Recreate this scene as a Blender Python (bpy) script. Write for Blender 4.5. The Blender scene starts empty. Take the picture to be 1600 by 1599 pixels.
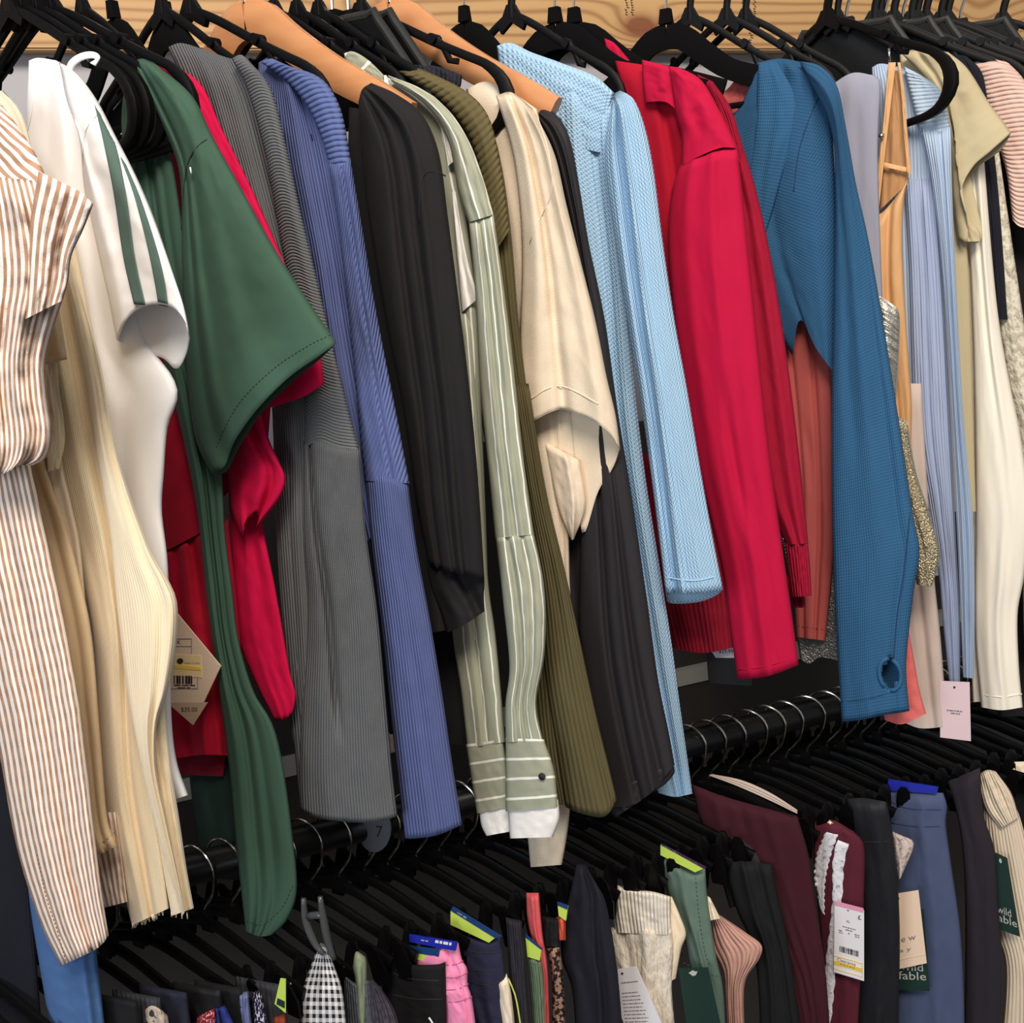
import bpy, bmesh, math, random
import numpy as np
from mathutils import Vector, Matrix, noise
from mathutils.bvhtree import BVHTree
random.seed(7)
SC = bpy.context.scene
COL = SC.collection
# ---------------------------------------------------------------- camera
FPX = 1600.0                                   # focal length in pixels of the 1600x1599 frame
RT = np.array([0.9335614, -0.35108907, -0.07210805])
UP = np.array([0.14708188, 0.19180302, 0.97034969])
FW = np.array([0.32684863, 0.9164868, -0.23069874])
CAM = np.array([0.0, -1.0, 1.5])
cd = bpy.data.cameras.new('camera'); cam = bpy.data.objects.new('camera', cd); COL.objects.link(cam)
cd.sensor_fit = 'HORIZONTAL'; cd.sensor_width = 36.0; cd.lens = 36.0 * FPX / 1600.0
cd.clip_start = 0.02
cam.matrix_world = Matrix(((RT[0], UP[0], -FW[0], CAM[0]), (RT[1], UP[1], -FW[1], CAM[1]), (RT[2], UP[2], -FW[2], CAM[2]), (0, 0, 0, 1)))
SC.camera = cam
SC.view_settings.view_transform = 'Standard'; SC.view_settings.look = 'None'
SC.view_settings.gamma = 1; SC.view_settings.use_curve_mapping = False
SC.view_settings.exposure = 0.0
# ---------------------------------------------------------------- world + room lights
w = bpy.data.worlds.new('world'); SC.world = w; w.use_nodes = True
w.node_tree.nodes['Background'].inputs[0].default_value = (0.95, 0.97, 1.0, 1)
w.node_tree.nodes['Background'].inputs[1].default_value = 0.30
def area(name, loc, target, size, power, col):
    l = bpy.data.lights.new(name, 'AREA'); l.shape = 'RECTANGLE'; l.size = size[0]; l.size_y = size[1]
    l.energy = power; l.color = col
    o = bpy.data.objects.new(name, l); COL.objects.link(o); o.location = loc
    o.rotation_euler = (Vector(target) - Vector(loc)).to_track_quat('-Z', 'Y').to_euler()
    return o
area('ceiling_panel_light', (-0.1, -1.7, 2.95), (0.45, 0.0, 1.3), (1.1, 0.6), 66, (1.0, 0.90, 0.78))
area('window_daylight', (-2.6, -2.2, 1.9), (0.2, 0.0, 1.2), (1.4, 1.8), 46, (0.80, 0.90, 1.0))

# ---------------------------------------------------------------- colour + materials
def lin(c):
    return tuple((v/255/12.92 if v/255 <= 0.04045 else ((v/255+0.055)/1.055)**2.4) for v in c) + (1.0,)
MATS = {}
class NT:
    def __init__(s, m):
        s.n = m.node_tree.nodes; s.l = m.node_tree.links; s.b = s.n['Principled BSDF']
    def add(s, t, **k):
        x = s.n.new(t)
        for a, v in k.items(): setattr(x, a, v)
        return x
    def math(s, op, a, b=None, c=None):
        x = s.n.new('ShaderNodeMath'); x.operation = op
        for i, v in enumerate((a, b, c)):
            if v is None: continue
            if isinstance(v, (int, float)): x.inputs[i].default_value = v
            else: s.l.new(v, x.inputs[i])
        return x.outputs[0]
    def mix(s, f, a, b, mode='MIX'):
        x = s.n.new('ShaderNodeMix'); x.data_type = 'RGBA'; x.blend_type = mode
        for sock, v in ((x.inputs[0], f), (x.inputs[6], a), (x.inputs[7], b)):
            if isinstance(v, (int, float)): sock.default_value = v
            elif isinstance(v, tuple): sock.default_value = v
            else: s.l.new(v, sock)
        return x.outputs[2]
def cloth(name, col, kind='plain', col2=None, freq=150, depth=0.0012, rough=0.85, heather=0.0, width=0.5, axis='u', wob=0.0, weave=900, off=0.0, sheen=0.0):
    """knit, woven, striped or checked cloth; all of it follows the cloth's own uv in metres"""
    if name in MATS: return MATS[name]
    m = bpy.data.materials.new(name); m.use_nodes = True; t = NT(m); MATS[name] = m
    t.b.inputs['Roughness'].default_value = rough
    t.b.inputs['Specular IOR Level'].default_value = 0.25
    if sheen: t.b.inputs['Sheen Weight'].default_value = sheen
    uv = t.add('ShaderNodeUVMap'); sp = t.add('ShaderNodeSeparateXYZ'); t.l.new(uv.outputs[0], sp.inputs[0])
    U_, V_ = sp.outputs[0], sp.outputs[1]
    nz = t.add('ShaderNodeTexNoise'); t.l.new(uv.outputs[0], nz.inputs['Vector']); nz.inputs['Scale'].default_value = 28; nz.inputs['Detail'].default_value = 2
    fine = t.add('ShaderNodeTexNoise'); t.l.new(uv.outputs[0], fine.inputs['Vector']); fine.inputs['Scale'].default_value = weave; fine.inputs['Detail'].default_value = 3
    a = U_ if axis == 'u' else V_
    b = V_ if axis == 'u' else U_
    if axis == 'd': a = t.math('ADD', t.math('MULTIPLY', U_, 0.8), t.math('MULTIPLY', V_, 0.6)); b = V_
    if axis == 'e': a = t.math('SUBTRACT', t.math('MULTIPLY', U_, 0.75), t.math('MULTIPLY', V_, 0.65)); b = V_
    if wob:
        a = t.math('ADD', a, t.math('MULTIPLY', t.math('SUBTRACT', nz.outputs['Fac'], 0.5), wob))
    a = t.math('ADD', a, off)
    base = lin(col); height = t.math('MULTIPLY', fine.outputs['Fac'], 0.25)
    c = base
    if kind in ('rib', 'ribx'):
        s = t.math('SINE', t.math('MULTIPLY', a, 2*math.pi*freq)); s = t.math('ADD', t.math('MULTIPLY', s, 0.5), 0.5)
        s = t.math('POWER', s, 0.6)
        height = t.math('ADD', s, height)
        if kind == 'ribx':
            s2 = t.math('SINE', t.math('MULTIPLY', b, 2*math.pi*freq*0.75)); height = t.math('ADD', height, t.math('MULTIPLY', s2, 0.3))
    if kind == 'crinkle':
        zz = t.math('SINE', t.math('ADD', t.math('MULTIPLY', a, 2*math.pi*freq), t.math('MULTIPLY', t.math('SINE', t.math('MULTIPLY', b, 2*math.pi*freq*1.1)), 0.9)))
        height = t.math('ADD', t.math('ADD', t.math('MULTIPLY', zz, 0.5), 0.5), height)
    if kind == 'stripe':
        fr = t.math('FRACT', t.math('MULTIPLY', a, freq)); f = t.math('LESS_THAN', fr, width)
        c = t.mix(f, base, lin(col2))
        pk = t.math('SINE', t.math('MULTIPLY', b, 2*math.pi*70)); height = t.math('ADD', height, t.math('MULTIPLY', t.math('MULTIPLY', pk, f), 0.25))
    if kind == 'check':
        f1 = t.math('LESS_THAN', t.math('FRACT', t.math('MULTIPLY', U_, freq)), 0.5)
        f2 = t.math('LESS_THAN', t.math('FRACT', t.math('MULTIPLY', V_, freq)), 0.5)
        mid = tuple((base[i]*0.55 + lin(col2)[i]*0.45) for i in range(3)) + (1,)
        sm = t.math('MULTIPLY', t.math('ADD', f1, f2), 0.5)
        c = t.mix(t.math('GREATER_THAN', sm, 0.25), base, t.mix(t.math('GREATER_THAN', sm, 0.75), mid, lin(col2)))
    if kind in ('blotch', 'zebra', 'lace', 'cable', 'sequin', 'foil'):
        vz = t.add('ShaderNodeTexNoise'); mp = t.add('ShaderNodeMapping'); t.l.new(uv.outputs[0], mp.inputs[0]); t.l.new(mp.outputs[0], vz.inputs['Vector'])
        if kind == 'zebra': mp.inputs['Scale'].default_value = (70, 130, 1)
        elif kind == 'blotch': mp.inputs['Scale'].default_value = (freq, freq, 1)
        elif kind == 'lace': mp.inputs['Scale'].default_value = (120, 90, 1)
        elif kind == 'cable': mp.inputs['Scale'].default_value = (110, 45, 1)
        elif kind == 'foil': mp.inputs['Scale'].default_value = (25, 90, 1)
        else: mp.inputs['Scale'].default_value = (420, 420, 1)
        vz.inputs['Scale'].default_value = 1; vz.inputs['Detail'].default_value = 2
        th = t.math('GREATER_THAN', vz.outputs['Fac'], width)
        if kind in ('blotch', 'zebra', 'lace'): c = t.mix(th, base, lin(col2))
        height = t.math('ADD', height, t.math('MULTIPLY', vz.outputs['Fac'], 2.0))
        if kind in ('sequin', 'foil'):
            t.b.inputs['Metallic'].default_value = 0.85; t.b.inputs['Roughness'].default_value = 0.28
    if heather:
        h = t.math('MULTIPLY', t.math('SUBTRACT', fine.outputs['Fac'], 0.5), heather)
        h = t.math('ADD', h, 1.0); cc = t.add('ShaderNodeCombineColor')
        for i in range(3): t.l.new(h, cc.inputs[i])
        c = t.mix(1.0, c, cc.outputs[0], 'MULTIPLY')
    if isinstance(c, tuple): t.b.inputs['Base Color'].default_value = c
    else: t.l.new(c, t.b.inputs['Base Color'])
    bp = t.add('ShaderNodeBump'); bp.inputs['Distance'].default_value = depth; bp.inputs['Strength'].default_value = 0.9
    t.l.new(height, bp.inputs['Height']); t.l.new(bp.outputs[0], t.b.inputs['Normal'])
    return m
def solid(name, col, rough=0.5, metal=0.0, spec=0.5, noise_amt=0.15, scale=60):
    if name in MATS: return MATS[name]
    m = bpy.data.materials.new(name); m.use_nodes = True; t = NT(m); MATS[name] = m
    t.b.inputs['Roughness'].default_value = rough; t.b.inputs['Metallic'].default_value = metal; t.b.inputs['Specular IOR Level'].default_value = spec
    tc = t.add('ShaderNodeTexCoord'); nz = t.add('ShaderNodeTexNoise'); t.l.new(tc.outputs['Object'], nz.inputs['Vector']); nz.inputs['Scale'].default_value = scale
    b = lin(col); d = tuple(v*(1-noise_amt) for v in b[:3]) + (1,)
    t.l.new(t.mix(nz.outputs['Fac'], d, b), t.b.inputs['Base Color'])
    return m

# ---------------------------------------------------------------- objects
def tag(o, label=None, cat=None, group=None, kind=None):
    if label: o['label'] = label
    if cat: o['category'] = cat
    if group: o['group'] = group
    if kind: o['kind'] = kind
    return o
def mesh_obj(name, verts, faces, mat, parent=None, uvs=None, smooth=True):
    me = bpy.data.meshes.new(name); me.from_pydata([tuple(v) for v in verts], [], faces)
    if uvs is not None:
        ul = me.uv_layers.new(name='UVMap')
        li = np.empty(len(me.loops), dtype=np.int32); me.loops.foreach_get('vertex_index', li)
        ul.data.foreach_set('uv', np.asarray(uvs, dtype=np.float32)[li].ravel())
    if smooth: me.polygons.foreach_set('use_smooth', [True]*len(me.polygons))
    if mat: me.materials.append(mat)
    me.update()
    o = bpy.data.objects.new(name, me); COL.objects.link(o)
    if parent: 
        o.parent = parent
        o.matrix_parent_inverse = Matrix.Translation(-Vector(parent_world(parent)))
    return o
def parent_world(p):
    v = Vector(p.location)
    return v
def empty(name, loc):
    o = bpy.data.objects.new(name, None); COL.objects.link(o); o.location = loc; o.empty_display_size = 0.02
    return o

# ---------------------------------------------------------------- pixel -> place in the room
TH = math.radians(40)
UD = np.array([math.sin(TH), -math.cos(TH), 0.0])      # a hanger's near arm points this way
ND = np.array([-math.cos(TH), -math.sin(TH), 0.0])     # the seen face of every garment
def rays(px):
    px = np.asarray(px, dtype=float)
    return FW + np.multiply.outer((px[..., 0]-800)/FPX, RT) + np.multiply.outer((800-px[..., 1])/FPX, UP)
def onplane(px, xk, off=0.0):
    d = rays(px); dist = xk*ND[0] + np.asarray(off) - CAM.dot(ND)
    tt = dist/(d@ND)
    return CAM + d*tt[..., None]
def onY(px, y):
    d = rays(px); return CAM + d*((y-CAM[1])/d[..., 1])[..., None]
def xk_at(px, py, u):
    p = onY(np.array([px, py]), -u*math.cos(TH)); return float(p[0]-u*math.sin(TH))
def resample(pts, n, smooth=True):
    p = np.asarray(pts, dtype=float)
    if len(p) == 1: return np.repeat(p, n, 0)
    if smooth and len(p) > 2:
        ext = np.vstack([2*p[0]-p[1], p, 2*p[-1]-p[-2]]); out = []
        for i in range(1, len(ext)-2):
            a, b, c, d = ext[i-1:i+3]
            for k in range(12):
                t = k/12; out.append(0.5*((2*b)+(c-a)*t+(2*a-5*b+4*c-d)*t*t+(3*b-3*c+d-a)*t**3))
        out.append(p[-1]); p = np.array(out)
    s = np.concatenate([[0], np.cumsum(np.linalg.norm(np.diff(p, axis=0), axis=1))])
    if s[-1] == 0: return np.repeat(p[:1], n, 0)
    q = np.linspace(0, s[-1], n)
    return np.stack([np.interp(q, s, p[:, 0]), np.interp(q, s, p[:, 1])], 1)
def coons(L, R, T, B, nu, nv, sm=True):
    Lp, Rp = resample(L, nv, sm), resample(R, nv, sm)
    Tp = resample(T if T else [L[0], R[0]], nu, sm); Bp = resample(B if B else [L[-1], R[-1]], nu, sm)
    Tp = Tp + np.outer(1-np.linspace(0,1,nu), Lp[0]-Tp[0]) + np.outer(np.linspace(0,1,nu), Rp[0]-Tp[-1])
    Bp = Bp + np.outer(1-np.linspace(0,1,nu), Lp[-1]-Bp[0]) + np.outer(np.linspace(0,1,nu), Rp[-1]-Bp[-1])
    s = np.linspace(0, 1, nu)[None, :, None]; t = np.linspace(0, 1, nv)[:, None, None]
    P = (1-s)*Lp[:, None]+s*Rp[:, None]+(1-t)*Tp[None]+t*Bp[None]
    P -= (1-s)*(1-t)*Lp[0]+s*(1-t)*Rp[0]+(1-s)*t*Lp[-1]+s*t*Rp[-1]
    return P
LAST = {}
def part(parent, name, mat, L, R, xk, off=0.0, thick=0.010, folds=(), T=None, B=None, Bb=None, nu=26, nv=56, wr=0.0012, close=True, cap=0.05, hole=None, seed=None, label=None, solid_t=0.0, uvs=1.0, auto=0.0018, sm=True):
    """A hanging tube of cloth: front sheet and back sheet that meet along both side edges. L/R/T/B outline it where it
    hangs on its own hanger's plane; thick is its half thickness, folds = (s_top, s_bottom, width, depth)."""
    rs = np.random.RandomState(seed if seed is not None else (abs(hash_name(name+str(L[0])+str(R[-1]))) % 9999))
    s = np.linspace(0, 1, nu); t = np.linspace(0, 1, nv)
    S, Tt = np.meshgrid(s, t)
    Pf = coons(L, R, T, B, nu, nv, sm)
    prof = np.clip(4*S*(1-S), 0, 1)**0.42
    topc = np.clip(Tt/cap, 0, 1)**0.5 if cap else np.ones_like(Tt)
    def ripple():
        d = np.zeros_like(S)
        for k in range(4):
            fr = rs.uniform(0.6, 3.0); ph = rs.uniform(0, 6.28); dr = rs.uniform(-.8, .8); am = rs.uniform(.3, 1); c0 = rs.uniform(.2, 1); c1 = rs.uniform(.3, .8)
            d += am*np.sin(2*math.pi*(fr*S+dr*Tt+.12*np.sin(5*Tt+ph))+ph)*np.exp(-((Tt-c0)/c1)**2)
        return d*auto/1.6
    df = ripple()
    for f in folds:
        s0, s1, wd, am = f[:4]; c = s0+(s1-s0)*Tt
        e = 1.0
        if len(f) > 4: e = np.clip((Tt-f[4])/0.12, 0, 1)*np.clip((f[5]-Tt)/0.12, 0, 1)
        df += am*np.exp(-((S-c)/wd)**2)*e
    wn = np.zeros_like(S); sx, sy = rs.uniform(0, 50, 2)
    for i in range(nv):
        for j in range(nu):
            wn[i, j] = noise.noise(Vector((sx+S[i, j]*5, sy+Tt[i, j]*11, 0)))+0.5*noise.noise(Vector((sx+S[i, j]*13, sy+Tt[i, j]*25, 3)))
    of = off + topc*prof*(thick+df+wr*wn)
    Wf = onplane(Pf, xk, of)
    if Bb: Pb = coons(L, R, T, Bb, nu, nv, sm)
    else: Pb = Pf
    ob = off - topc*prof*(thick*0.9+ripple()*0.5)
    Wb = onplane(Pb, xk, ob)
    mid = nv//2
    W = float(np.mean([np.linalg.norm(np.diff(Wf[r], axis=0), axis=1).sum() for r in (nv//4, mid, 3*nv//4)]))
    H = float(np.linalg.norm(np.diff(Wf[:, nu//2], axis=0), axis=1).sum())
    verts = list(Wf.reshape(-1, 3)); uvl = [(a*W*uvs, b*H*uvs) for b in t for a in s]
    faces = []; idx = np.arange(nu*nv).reshape(nv, nu)
    def keep(i, j, P):
        if not hole: return True
        c = (P[i, j]+P[i+1, j+1])/2; cx, cy, rx, ry = hole
        return ((c[0]-cx)/rx)**2+((c[1]-cy)/ry)**2 > 1
    for i in range(nv-1):
        for j in range(nu-1):
            if keep(i, j, Pf): faces.append((idx[i, j], idx[i+1, j], idx[i+1, j+1], idx[i, j+1]))
    if close:
        b0 = len(verts); bi = np.zeros((nv, nu), int)
        for i in range(nv):
            for j in range(nu):
                if j in (0, nu-1) and not (Bb and i == nv-1 and False): bi[i, j] = idx[i, j]
                else:
                    bi[i, j] = len(verts); verts.append(Wb[i, j]); uvl.append((s[j]*W, t[i]*H))
        for i in range(nv-1):
            for j in range(nu-1): faces.append((bi[i, j+1], bi[i+1, j+1], bi[i+1, j], bi[i, j]))
    faces = [tuple(int(v) for v in f) for f in faces]
    o = mesh_obj(name, verts, faces, mat, parent, uvl)
    if solid_t:
        md = o.modifiers.new('cloth_thickness', 'SOLIDIFY'); md.thickness = solid_t; md.offset = -1
    if label: o['label'] = label
    LAST[o.name] = (BVHTree.FromPolygons([tuple(v) for v in verts], faces), xk, off+thick)
    o['_k'] = xk
    return o
def hash_name(s):
    h = 0
    for ch in s: h = (h*131+ord(ch)) & 0xffffff
    return h
def drape(objs, px, lift):
    """rest points on the cloth they belong to"""
    px = np.asarray(px, dtype=float); d = rays(px).reshape(-1, 3); out = []
    objs = objs if isinstance(objs, (list, tuple)) else [objs]
    lastd = None; todo = []
    for k, v in enumerate(d):
        vn = Vector(v).normalized(); best = None
        for o in objs:
            h = LAST[o.name][0].ray_cast(Vector(CAM), vn)
            if h[0] is not None and (best is None or h[3] < best): best = h[3]
        out.append(best); 
    good = [b for b in out if b is not None]
    res = []
    for k, v in enumerate(d):
        b = out[k]
        if b is None:
            if good:
                q = min((abs(m-k), m) for m in range(len(out)) if out[m] is not None)[1]; b = out[q]
            else:
                p = onplane(px.reshape(-1, 2)[k][None], LAST[objs[0].name][1], LAST[objs[0].name][2])[0]; b = np.linalg.norm(p-CAM)
        vn = v/np.linalg.norm(v)
        res.append(CAM+vn*b+ND*lift)
    return np.array(res).reshape(px.shape[:-1]+(3,))
def tube(pts, r, seg=6, closed=False, flat=1.0):
    pts = [Vector(p) for p in pts]; n = len(pts); verts = []; faces = []
    tng = []
    for i in range(n):
        a = pts[(i-1) % n] if (closed or i > 0) else pts[i]; b = pts[(i+1) % n] if (closed or i < n-1) else pts[i]
        v = b-a; tng.append(v.normalized() if v.length > 1e-9 else Vector((0, 0, 1)))
    up = Vector((0, 1, 0)) if abs(tng[0].y) < 0.9 else Vector((1, 0, 0))
    x = tng[0].cross(up).normalized()
    for i in range(n):
        x = (x-tng[i]*x.dot(tng[i])).normalized(); y = tng[i].cross(x)
        rr = r[i] if isinstance(r, (list, tuple)) else r
        for k in range(seg):
            a = 2*math.pi*k/seg; verts.append(pts[i]+x*(math.cos(a)*rr)+y*(math.sin(a)*rr*flat))
    m = n if closed else n-1
    for i in range(m):
        for k in range(seg):
            a = i*seg+k; b = i*seg+(k+1) % seg; c = ((i+1) % n)*seg+(k+1) % seg; d = ((i+1) % n)*seg+k
            faces.append((a, b, c, d))
    if not closed:
        faces.append(tuple(range(seg-1, -1, -1))); faces.append(tuple((n-1)*seg+k for k in range(seg)))
    return verts, faces
def seam(parent, on, path, mat, r=0.0005, lift=0.0002, name='seam', n=None, dash=False):
    L = sum(math.dist(path[i], path[i+1]) for i in range(len(path)-1))
    n = n or max(6, int(L/9)); px = resample(path, n); P = drape(on, px, lift)
    if not dash:
        v, f = tube(P, r, 5); return mesh_obj(name, v, f, mat, parent)
    V = []; F = []
    n2 = max(6, int(L/3.2)); P = drape(on, resample(path, n2), lift)
    for i in range(0, n2-1, 2):
        v, f = tube([P[i], P[i+1]], r, 4); b = len(V); V += v; F += [tuple(a+b for a in q) for q in f]
    return mesh_obj('stitching', V, F, mat, parent)
def ribbon(parent, on, name, mat, L, R, lift=0.0012, nu=9, nv=44, T=None, B=None, label=None, thick=0.0006, uvs=1.0, sm=True, wave=0):
    P = coons(L, R, T, B, nu, nv, sm)
    if wave:
        for i in range(nv): 
            P[i, 0, 0] -= wave*abs(math.sin(i*0.9)); P[i, -1, 0] += wave*abs(math.sin(i*0.9+1))
    W = drape(on, P, lift); W2 = W - ND*thick
    H = float(np.linalg.norm(np.diff(W[:, nu//2], axis=0), axis=1).sum()); Wd = float(np.linalg.norm(np.diff(W[nv//2], axis=0), axis=1).sum())
    verts = list(W.reshape(-1, 3))+list(W2.reshape(-1, 3)); N = nu*nv
    uv = [(a*Wd*uvs, b*H*uvs) for b in np.linspace(0, 1, nv) for a in np.linspace(0, 1, nu)]*2
    F = []
    for i in range(nv-1):
        for j in range(nu-1):
            a = i*nu+j; F.append((a, a+nu, a+nu+1, a+1)); F.append((N+a+1, N+a+nu+1, N+a+nu, N+a))
        a = i*nu; F.append((a, N+a, N+a+nu, a+nu)); a = i*nu+nu-1; F.append((a, a+nu, N+a+nu, N+a))
    for j in range(nu-1):
        F.append((j, j+1, N+j+1, N+j)); a = (nv-1)*nu+j; F.append((a, N+a, N+a+1, a+1))
    o = mesh_obj(name, verts, F, mat, parent, uv)
    if label: o['label'] = label
    LAST[o.name] = (BVHTree.FromPolygons([tuple(v) for v in W.reshape(-1, 3)], [(i*nu+j, (i+1)*nu+j, (i+1)*nu+j+1, i*nu+j+1) for i in range(nv-1) for j in range(nu-1)]), 0, 0)
    return o
# flat card with print on it: corners given in order top-left, top-right, bottom-right, bottom-left (pixels), standing at plane xk + off
class Card:
    def __init__(s, name, label, cat, corners, xk, off, mat, thick=0.0008, poly=None, group=None, tilt=0.0, top=True):
        s.c = np.array(corners, float); s.xk = xk; s.off = off
        pts = [tuple(p) for p in (poly or [(0, 0), (1, 0), (1, 1), (0, 1)])]
        base = s.pos(np.array([[0.5, 0.0]]), 0)[0]
        if top: s.root = tag(empty(name, tuple(base)), label, cat, group)
        else: s.root = top_parent(name, label)
        F = s.pos(np.array(pts), 0); Bk = F-ND*thick; n = len(pts)
        faces = [tuple(range(n)), tuple(range(2*n-1, n-1, -1))]+[(i, i+n, (i+1) % n+n, (i+1) % n) for i in range(n)]
        mesh_obj('card', list(F)+list(Bk), faces, mat, s.root, smooth=False)
    def pos(s, st, lift):
        st = np.asarray(st, float); a, b = st[:, :1], st[:, 1:]
        px = (1-a)*(1-b)*s.c[0]+a*(1-b)*s.c[1]+a*b*s.c[2]+(1-a)*b*s.c[3]
        return onplane(px, s.xk, s.off+lift)
    def rects(s, name, rects, mat, lift=0.0006, label=None):
        V = []; F = []
        for r in rects:
            q = [(r[0], r[1]), (r[2], r[1]), (r[2], r[3]), (r[0], r[3])] if isinstance(r[0], (int, float)) else r
            P = s.pos(np.array(q), lift); Q = P-ND*lift*0.9; b = len(V); n = len(q); V += list(P)+list(Q)
            F += [tuple(b+i for i in range(n))]+[(b+i, b+n+i, b+(i+1) % n+n, b+(i+1) % n) for i in range(n)]
        o = mesh_obj(name, V, F, mat, s.root, smooth=False)
        if label: o['label'] = label
        return o
    def text(s, body, box, mat, lift=0.0007, name='lettering'):
        cu = bpy.data.curves.new('txt', 'FONT'); cu.body = body; cu.resolution_u = 2
        to = bpy.data.objects.new('txt', cu); COL.objects.link(to)
        dg = bpy.context.evaluated_depsgraph_get(); me = bpy.data.meshes.new_from_object(to.evaluated_get(dg))
        v = np.array([tuple(q.co) for q in me.vertices]); f = [tuple(p.vertices) for p in me.polygons]
        bpy.data.objects.remove(to); bpy.data.curves.remove(cu); bpy.data.meshes.remove(me)
        mn, mx = v.min(0), v.max(0); a = (v[:, 0]-mn[0])/(mx[0]-mn[0]); b = 1-(v[:, 1]-mn[1])/(mx[1]-mn[1])
        st = np.stack([box[0]+a*(box[2]-box[0]), box[1]+b*(box[3]-box[1])], 1)
        return mesh_obj(name, list(s.pos(st, lift)), f, mat, s.root, smooth=False)
    def barcode(s, box, mat, seed=1, name='barcode'):
        rs = random.Random(seed); x = box[0]; r = []
        while x < box[2]:
            wd = rs.choice((.012, .02, .032)); r.append((x, box[1], min(x+wd, box[2]), box[3])); x += wd+rs.choice((.012, .02, .03))
        return s.rects(name, r, mat)
    def lines(s, rows, mat, seed=2, name='small_print'):
        rs = random.Random(seed); r = []
        for (x0, x1, y, h) in rows:
            x = x0
            while x < x1-0.01:
                wd = rs.uniform(.04, .13); r.append((x, y, min(x+wd, x1), y+h)); x += wd+.025
        return s.rects(name, r, mat)
# ================================================================ SETTING
def box(name, lo, hi, mat, kind='structure', parent=None, bevel=0.0):
    bm = bmesh.new(); bmesh.ops.create_cube(bm, size=1)
    for v in bm.verts: v.co = Vector([lo[i]+(v.co[i]+0.5)*(hi[i]-lo[i]) for i in range(3)])
    if bevel: bmesh.ops.bevel(bm, geom=list(bm.edges), offset=bevel, segments=2, affect='EDGES')
    me = bpy.data.meshes.new(name); bm.to_mesh(me); bm.free(); me.materials.append(mat)
    o = bpy.data.objects.new(name, me); COL.objects.link(o)
    if kind: o['kind'] = kind
    if parent: o.parent = parent
    return o
m_wall = solid('painted_wall', (178, 176, 180), 0.9, noise_amt=0.06, scale=9)
m_floor = solid('grey_floor', (70, 66, 64), 0.8, noise_amt=0.2, scale=8)
box('wall_back', (-3.2, 0.27, 0), (4.2, 0.33, 2.7), m_wall)
box('floor', (-3.2, -3.2, -0.05), (4.2, 0.33, 0), m_floor)
m_edge = solid('trim_paint', (190, 186, 178), 0.6, noise_amt=0.05)
m_wallshade = solid('wall_shade_brown', (62, 56, 52), 0.8)  # dark brown that paints shade on the lower wall
box('trim_1', (-3.2, 0.25, 0.882), (4.2, 0.27, 0.906), m_edge)
box('wall_shade_low', (-3.2, 0.255, 0.0), (4.2, 0.27, 0.882), m_wallshade)  # added panel, its dark colour is the wall's shade below the trim
box('wall_shade_high', (-3.2, 0.262, 0.906), (4.2, 0.27, 1.28), m_wallshade)  # added panel, wall shade above the trim put into its colour
def wood(name):
    m = bpy.data.materials.new(name); m.use_nodes = True; t = NT(m)
    tc = t.add('ShaderNodeTexCoord'); sp = t.add('ShaderNodeSeparateXYZ'); t.l.new(tc.outputs['Object'], sp.inputs[0])
    X, Zz = sp.outputs[0], sp.outputs[2]
    n = t.add('ShaderNodeTexNoise'); mp = t.add('ShaderNodeMapping'); t.l.new(tc.outputs['Object'], mp.inputs[0]); mp.inputs['Scale'].default_value = (1.6, 1, 14); t.l.new(mp.outputs[0], n.inputs['Vector']); n.inputs['Scale'].default_value = 1; n.inputs['Detail'].default_value = 3
    v = t.math('ADD', t.math('MULTIPLY', Zz, 520), t.math('MULTIPLY', n.outputs['Fac'], 16))
    dark = None
    for (kx, kz, r, amp) in ((0.664, 1.784, 0.015, 70), (0.310, 1.795, 0.012, 50), (1.208, 1.798, 0.020, 60)):
        dx = t.math('MULTIPLY', t.math('SUBTRACT', X, kx), 0.55/r); dz = t.math('MULTIPLY', t.math('SUBTRACT', Zz, kz), 1.0/r)
        d2 = t.math('ADD', t.math('MULTIPLY', dx, dx), t.math('MULTIPLY', dz, dz))
        g = t.math('POWER', 2.718, t.math('MULTIPLY', d2, -0.35))
        v = t.math('ADD', v, t.math('MULTIPLY', g, amp/4))
        if kx < 1:
            kn = t.math('POWER', 2.718, t.math('MULTIPLY', t.math('ADD', d2, t.math('MULTIPLY', n.outputs['Fac'], 0.5)), -1.4))
            dark = kn if dark is None else t.math('ADD', dark, kn)
    s = t.math('ADD', t.math('MULTIPLY', t.math('SINE', v), 0.5), 0.5); s = t.math('POWER', s, 3)
    c = t.mix(t.math('MULTIPLY', s, 0.75), lin((196, 156, 106)), lin((146, 102, 60)))
    c = t.mix(t.math('MINIMUM', t.math('MULTIPLY', dark, 2.2), 0.9), c, lin((120, 62, 34)))
    t.l.new(c, t.b.inputs['Base Color']); t.b.inputs['Roughness'].default_value = 0.6
    return m
m_pine = wood('knotty_pine')
bd = box('trim_3', (-3.2, 0.245, 1.757), (4.2, 0.27, 1.90), m_pine, bevel=0.002)
bd['label'] = 'knotty pine board fixed along the wall behind the hanger hooks'
m_ink = solid('black_ink', (38, 34, 34), 0.8, noise_amt=0.0)
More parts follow.
